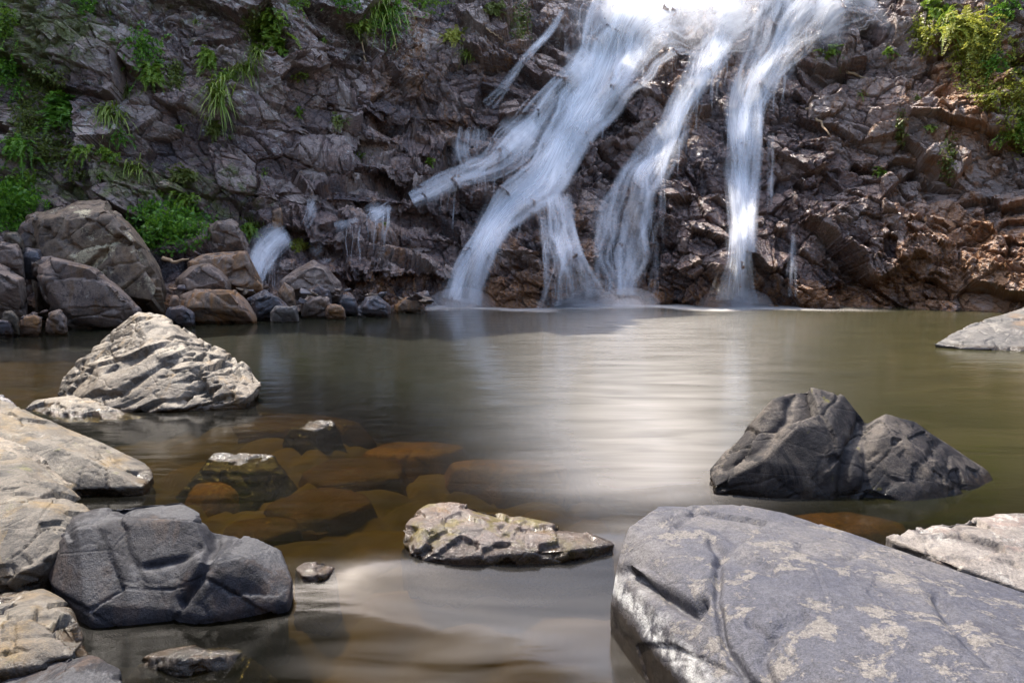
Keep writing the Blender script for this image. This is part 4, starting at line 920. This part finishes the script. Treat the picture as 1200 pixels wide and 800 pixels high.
def plant(kind, px, py, wpx, hpx, label, mat, seed, n=None, group=None, cat=None, name=None):
    rng = np.random.default_rng(seed)
    h, nor = hit(px, py)
    if h is None: return
    Y = h.y; sc = Y / FPX; W, H = wpx * sc * 1.1, hpx * sc * 1.1
    V, Q, T = [], [], []; nb = 0
    def add(v, q, t):
        nonlocal nb
        V.append(v); Q.append(q + nb); T.append(t); nb += len(v)
    if kind in ('mat', 'moss'):
        n = n or int(260 + wpx * hpx * 1.1)
        k = 0; cen = []; dr = []
        for _ in range(n):
            a = rng.normal(0, 0.42, 2)
            if a[0] ** 2 + a[1] ** 2 > 1.1: continue
            hh, hn = hit(px + a[0] * wpx, py + a[1] * hpx)
            if hh is None or abs(hh.y - Y) > 1.4: continue
            lift = rng.uniform(0.0, 0.42 if kind == 'mat' else 0.08) * math.exp(-1.2 * float(a @ a))
            cen.append(np.array(hh) + np.array(hn) * lift); dr.append(np.array(hn) * 0.5 + rng.normal(size=3) * 0.6 + np.array([0, -0.2, 0.1 if kind == 'mat' else -0.3]))
        cen = np.array(cen); dr = np.array(dr); m = len(cen)
        ln = rng.uniform(0.05, 0.12, m) if kind == 'mat' else rng.uniform(0.03, 0.10, m)
        for i in range(1, m):                                     # runners that tie the leaves together
            dd = ((cen[:i] - cen[i]) ** 2).sum(1); b = int(dd.argmin())
            if dd[b] > 0.02 ** 2:
                vs_, qs_ = strip([cen[b], (cen[b] + cen[i]) / 2 + np.array([0, 0, -0.01]), cen[i]], 0.004); add(vs_, qs_, np.full(len(vs_), 0.05))
        v, q = leaves(cen, dr, ln, ln * rng.uniform(0.28, 0.42, m), rng)
        add(v, q, np.repeat(np.clip(rng.normal(0.45, 0.28, m), 0, 1), 4))
    elif kind == 'bush':
        base = np.array(h)
        for _ in range(int((n or 26) * 2.4)):                                  # arching leafy sprays
            dv = np.array(nor) * 0.6 + np.array([0, -0.2, 0.5]) + rng.normal(size=3) * 0.6; dv /= np.linalg.norm(dv)
            root = base + np.array([rng.normal(0, 0.28) * W, rng.uniform(-0.15, 0.05), rng.normal(0, 0.26) * H])
            ln = rng.uniform(0.25, 0.55) * H; k = rng.integers(14, 26)
            tt = np.sort(rng.uniform(0.1, 1, k))[:, None]
            c = root + dv * ln * tt + np.array([0, 0, -1]) * (tt ** 2) * ln * 0.55
            vs_, qs_ = strip(np.concatenate([[base], [root], c]), 0.006); add(vs_, qs_, np.full(len(vs_), 0.05))
            dr = dv + rng.normal(size=(k, 3)) * 0.8 + np.array([0, 0, -0.2])
            l = rng.uniform(0.03, 0.075, k) * (0.7 + 0.5 * min(H, 1.2))
            v, q = leaves(c, dr, l, l * 0.3, rng); add(v, q, np.repeat(np.clip(rng.normal(0.45, 0.25, k) , 0, 1), 4))
    else:                                                        # grass or fern tuft: arching blades
        base = np.array(h)
        for _ in range(int(1.5 * (n or (70 if kind == 'grass' else 46)))):
            root = base + np.array([rng.normal(0, 0.22) * W, rng.uniform(-0.08, 0.04), rng.normal(-0.1, 0.16) * H])
            dv = np.array(nor) * 0.5 + np.array([0, -0.25, 0.75]) + rng.normal(size=3) * 0.5; dv /= np.linalg.norm(dv)
            ln = rng.uniform(0.4, 0.95) * H * 0.85; sg = 6; s = np.linspace(0, 1, sg)[:, None]
            c = root + dv * ln * s + np.array([0, -0.1, -1]) * (s ** 2.2) * ln * rng.uniform(0.4, 1.1)
            side = np.cross(dv, [0, 0, 1]); side /= np.linalg.norm(side) + 1e-9
            tone = float(np.clip(rng.normal(0.5, 0.27), 0, 1))
            vs_, qs_ = strip(np.concatenate([[base], c[:4 if kind == 'grass' else sg]]), 0.005, side); add(vs_, qs_, np.full(len(vs_), tone * 0.6))
            if kind == 'grass':
                w = (0.012 + 0.006 * rng.random()) * (1 - 0.85 * s ** 1.5) * (0.6 + 0.6 * min(H, 1.5))
                v = np.stack([c - side * w, c + side * w], 1).reshape(-1, 3)
                q = np.array([[2 * i, 2 * i + 1, 2 * i + 3, 2 * i + 2] for i in range(sg - 1)]); add(v, q, np.full(len(v), tone))
            else:
                kk = 18; s2 = np.linspace(0.15, 1, kk)
                cc = np.stack([np.interp(s2, s[:, 0], c[:, a]) for a in range(3)], 1)
                for sd in (-1, 1):
                    l = 0.16 * ln * (1 - 0.75 * s2) + 0.012
                    v, q = leaves(cc, side[None, :] * sd + dv * 0.5 + np.array([0, 0, -0.3]) + rng.normal(size=(kk, 3)) * 0.15, l * 1.5, l * 0.3, rng)
                    add(v, q, np.full(len(v), tone))
    if not V: return
    o = npmesh(name or {'mat': 'ground_plant', 'moss': 'creeping_plant', 'bush': 'bush', 'grass': 'grass_tuft', 'fern': 'fern'}[kind], np.concatenate(V), np.concatenate(Q), mat, origin=np.array(h), smooth=False, attrs=dict(tone=np.concatenate(T)))
    return tag(o, label, cat or {'mat': 'plant', 'moss': 'plant', 'bush': 'bush', 'grass': 'grass', 'fern': 'fern'}[kind], group)

plant('bush', 166, 58, 34, 42, 'bright green leafy bush high on the shaded wall beside pale lichen', M['leaf'], 1, 34)
plant('fern', 176, 84, 22, 26, 'small fern hanging directly under the bright leafy bush', M['fern'], 2)
plant('grass', 127, 132, 36, 34, 'arching tuft of long bright grass on the shaded wall', M['grass'], 3, 110)
plant('fern', 72, 134, 30, 44, 'narrow green fern on the shaded wall, next to the arching grass tuft', M['leaf'], 4, 50)
plant('bush', 140, 158, 20, 20, 'small round bush just under the arching grass tuft', M['leaf'], 5, 14)
plant('grass', 256, 108, 22, 46, 'tall narrow clump of light grass in a crevice of the wall', M['grass'], 6, 90)
plant('bush', 14, 88, 30, 70, 'leafy shrub cut by the picture edge, high on the wall', M['leaf'], 7, 44)
plant('moss', 34, 140, 26, 44, 'dull green creeper below the shrub at the picture edge', M['dim'], 8)
plant('bush', 8, 30, 22, 36, 'pale leafy shrub near the upper corner of the shaded wall', M['fern'], 9, 20)
plant('bush', 106, 8, 34, 22, 'sparse leafy sprigs at the upper edge of the shaded wall', M['leaf'], 10, 20)
plant('grass', 290, 78, 30, 26, 'yellowish grass tuft beside the light grass crevice', M['grass'], 11, 60)
plant('fern', 325, 46, 28, 46, 'light green fern strip running down the upper wall', M['fern'], 12, 46)
plant('fern', 318, 18, 20, 26, 'pale fern above the light green fern strip', M['fern'], 13, 26)
plant('bush', 448, 14, 52, 36, 'bright green bush hanging over the top ledge', M['leaf'], 14, 60)
plant('grass', 446, 8, 40, 44, 'long grass blades drooping in front of the bright top bush', M['grass'], 15, 120)
plant('bush', 398, 4, 40, 22, 'low green shrub on the top ledge beside the bright top bush', M['leaf'], 16, 30)
plant('bush', 494, 4, 44, 22, 'low leafy shrub on the top ledge towards the waterfall', M['fern'], 17, 30)
plant('bush', 340, 4, 40, 20, 'low shrub at the top of the wall above the fern strip', M['fern'], 18, 24)
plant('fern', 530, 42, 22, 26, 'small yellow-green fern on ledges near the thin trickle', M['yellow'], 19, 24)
plant('moss', 612, 26, 14, 34, 'olive moss hanging beside the thin trickle at the top', M['dim'], 20)
plant('grass', 422, 184, 22, 18, 'small dry green grass tuft on the stepped rock', M['grass'], 21, 44)
plant('fern', 96, 174, 24, 20, 'dull small fern under the narrow green fern', M['fern'], 22, 22)
plant('grass', 160, 194, 32, 20, 'low green grass tuft on the lower shaded wall', M['grass'], 23, 56)
plant('fern', 220, 206, 22, 34, 'dull fern in the crack beside orange rock', M['dim'], 24, 24)
plant('fern', 218, 232, 30, 20, 'yellowish fern above the green leafy mat', M['fern'], 25, 26)
plant('bush', 96, 206, 28, 16, 'dim sprigs on the wall above the lichen boulder', M['dim'], 26, 14)
plant('mat', 196, 264, 58, 30, 'dense green leafy mat between the lichen boulder and the dark squarish boulder', M['leaf'], 27, 3600)
plant('mat', 12, 243, 42, 30, 'dense bright leafy mat at the picture edge beside the lichen boulder', M['leaf'], 28, 3000)
plant('grass', 292, 262, 24, 26, 'olive grass tuft behind the dark squarish boulder', M['dim'], 29, 60)
plant('moss', 350, 287, 12, 8, 'yellow-green moss cushion beside the white side cascade', M['yellow'], 30, 500)
plant('grass', 450, 262, 10, 10, 'tiny green tuft beside the small white cascade', M['grass'], 31, 24)
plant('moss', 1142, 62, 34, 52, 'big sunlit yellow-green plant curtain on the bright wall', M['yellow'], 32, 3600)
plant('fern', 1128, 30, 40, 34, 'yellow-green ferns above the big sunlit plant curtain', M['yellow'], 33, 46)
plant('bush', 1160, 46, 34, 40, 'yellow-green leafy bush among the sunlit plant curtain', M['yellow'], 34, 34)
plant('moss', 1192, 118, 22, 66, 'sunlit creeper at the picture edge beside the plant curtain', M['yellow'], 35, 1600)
plant('bush', 1192, 150, 24, 30, 'fresh green bush at the picture edge under the sunlit creeper', M['fern'], 36, 26)
plant('bush', 1168, 75, 18, 18, 'small green leaf clump beside the plant curtain', M['leaf'], 37, 14)
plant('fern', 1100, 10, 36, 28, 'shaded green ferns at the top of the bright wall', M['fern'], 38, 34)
plant('bush', 1182, 12, 30, 26, 'dark leafy shrub in the upper corner above the bright wall', M['leaf'], 39, 24)
plant('moss', 1056, 150, 8, 26, 'thin moss strip on the broken wall below the plant curtain', M['dim'], 40, 260)
plant('moss', 1112, 185, 12, 34, 'mossy streak down the rusty part of the broken wall', M['dim'], 41, 320)
plant('fern', 974, 62, 22, 22, 'small fern on dark rock beside the tall straight waterfall', M['fern'], 42, 18)
plant('grass', 1108, 24, 16, 40, 'hanging grass strip at the top of the bright wall', M['grass'], 43, 40)
plant('moss', 300, 30, 20, 24, 'sparse green creeper on the upper wall', M['dim'], 44)
plant('moss', 60, 175, 30, 30, 'dull creeping plants spread low on the shaded wall', M['dim'], 45)
plant('fern', 398, 140, 16, 18, 'tiny dim fern on the dark stepped wall', M['dim'], 46, 16)
for k, (a, b, w_, h_, kd, m_, lb) in enumerate([
    (246, 66, 14, 22, 'fern', 'fern', 'small fern in the diagonal crevice above the tall narrow clump'), (270, 92, 18, 16, 'bush', 'fern', 'leafy sprig beside the tall narrow clump of light grass'),
    (300, 60, 16, 20, 'grass', 'grass', 'light grass between the fern strip and the yellowish tuft'), (52, 96, 26, 26, 'moss', 'dim', 'green creeping film beside the shrub at the picture edge'),
    (22, 170, 24, 26, 'fern', 'leaf', 'fern under the dull green creeper near the picture edge'), (30, 212, 30, 22, 'bush', 'fern', 'loose leafy shrub just above the bright leafy mat at the edge'),
    (150, 108, 18, 20, 'grass', 'dim', 'dull grass between the leafy bush and the arching tuft'), (205, 88, 14, 20, 'moss', 'dim', 'small creeper in the middle of the shaded wall'),
    (250, 150, 14, 18, 'fern', 'dim', 'dim fern on the brown slab of the shaded wall'), (128, 184, 20, 14, 'bush', 'fern', 'small leafy clump low on the wall beside the low grass tuft'),
    (420, 30, 26, 18, 'fern', 'grass', 'yellowish fern under the low green shrub of the top ledge'), (548, 62, 16, 14, 'grass', 'grass', 'grass tuft on the ledge near the small yellow-green fern'),
    (580, 12, 20, 18, 'fern', 'dim', 'dull fern at the top edge beside the olive moss'), (290, 270, 18, 20, 'fern', 'fern', 'light fern between the squarish boulder and the upright orange block'),
    (1085, 40, 22, 30, 'moss', 'yellow', 'bright moss beside the hanging grass strip'), (1160, 112, 18, 20, 'moss', 'yellow', 'yellow creeper trailing below the plant curtain')]):
    plant(kd, a, b, w_, h_, lb, M[m_], 300 + k)
for k, (a, b) in enumerate([(230, 26), (210, 150), (268, 160), (352, 88), (310, 200), (190, 226), (45, 205), (350, 130), (118, 205), (240, 60), (380, 45), (505, 190), (1010, 110), (1040, 60), (1075, 115), (1090, 150), (1170, 165), (1030, 200)]):
    plant('fern' if k % 2 else 'grass', a, b, 12, 12, 'tiny green sprig rooted in a crack of the cliff', M['fern' if k % 3 else 'grass'], 60 + k, 14, group='tiny sprigs in cliff cracks')

# ------------------------------------------------------------------ fallen twigs
def twig(pts, r0, label, seed):
    ps = [np.array(p) for p in pts]; n = 10; rng = np.random.default_rng(seed)
    s = np.linspace(0, 1, len(ps)); t = np.linspace(0, 1, n)
    c = np.stack([np.interp(t, s, [p[a] for p in ps]) for a in range(3)], 1) + rng.normal(size=(n, 3)) * r0 * 0.5
    tan = np.gradient(c, axis=0); tan /= np.linalg.norm(tan, axis=1, keepdims=True)
    s1 = np.cross(tan, [0.1, 1, 0.2]); s1 /= np.linalg.norm(s1, axis=1, keepdims=True); s2 = np.cross(tan, s1)
    k = 7; a = np.linspace(0, 2 * math.pi, k, endpoint=False)
    rad = r0 * (1 - 0.6 * t)
    v = np.stack([c + rad[:, None] * (math.cos(q) * s1 + math.sin(q) * s2) for q in a], 1).reshape(-1, 3)
    q = [[i * k + j, i * k + (j + 1) % k, (i + 1) * k + (j + 1) % k, (i + 1) * k + j] for i in range(n - 1) for j in range(k)]
    o = npmesh('twig', v, q, M['twig'], origin=c[0]); return tag(o, label, 'twig')
def on(px, py, off=0.08):
    h, n = hit(px, py); return h + n * off
twig([P(190, 303, 13.4), P(205, 307, 13.35), P(222, 304, 13.3)], 0.045, 'dry orange-brown branch lying below the green leafy mat', 1)
twig([on(430, 70), on(427, 50), on(432, 36)], 0.03, 'pale dead stem below the bright top bush', 2)
twig([on(461, 58), on(463, 48), on(466, 38)], 0.03, 'short pale stem below the drooping grass blades', 3)
twig([on(572, 33), on(582, 40), on(590, 46)], 0.03, 'brown stick caught on the ledge near the thin trickle', 4)
twig([on(994, 82), on(1010, 88), on(1024, 94)], 0.045, 'orange-brown root across the broken wall', 5)
twig([on(945, 125), on(960, 142), on(975, 160)], 0.05, 'rusty branch leaning on the rock beside the tall straight waterfall', 6)
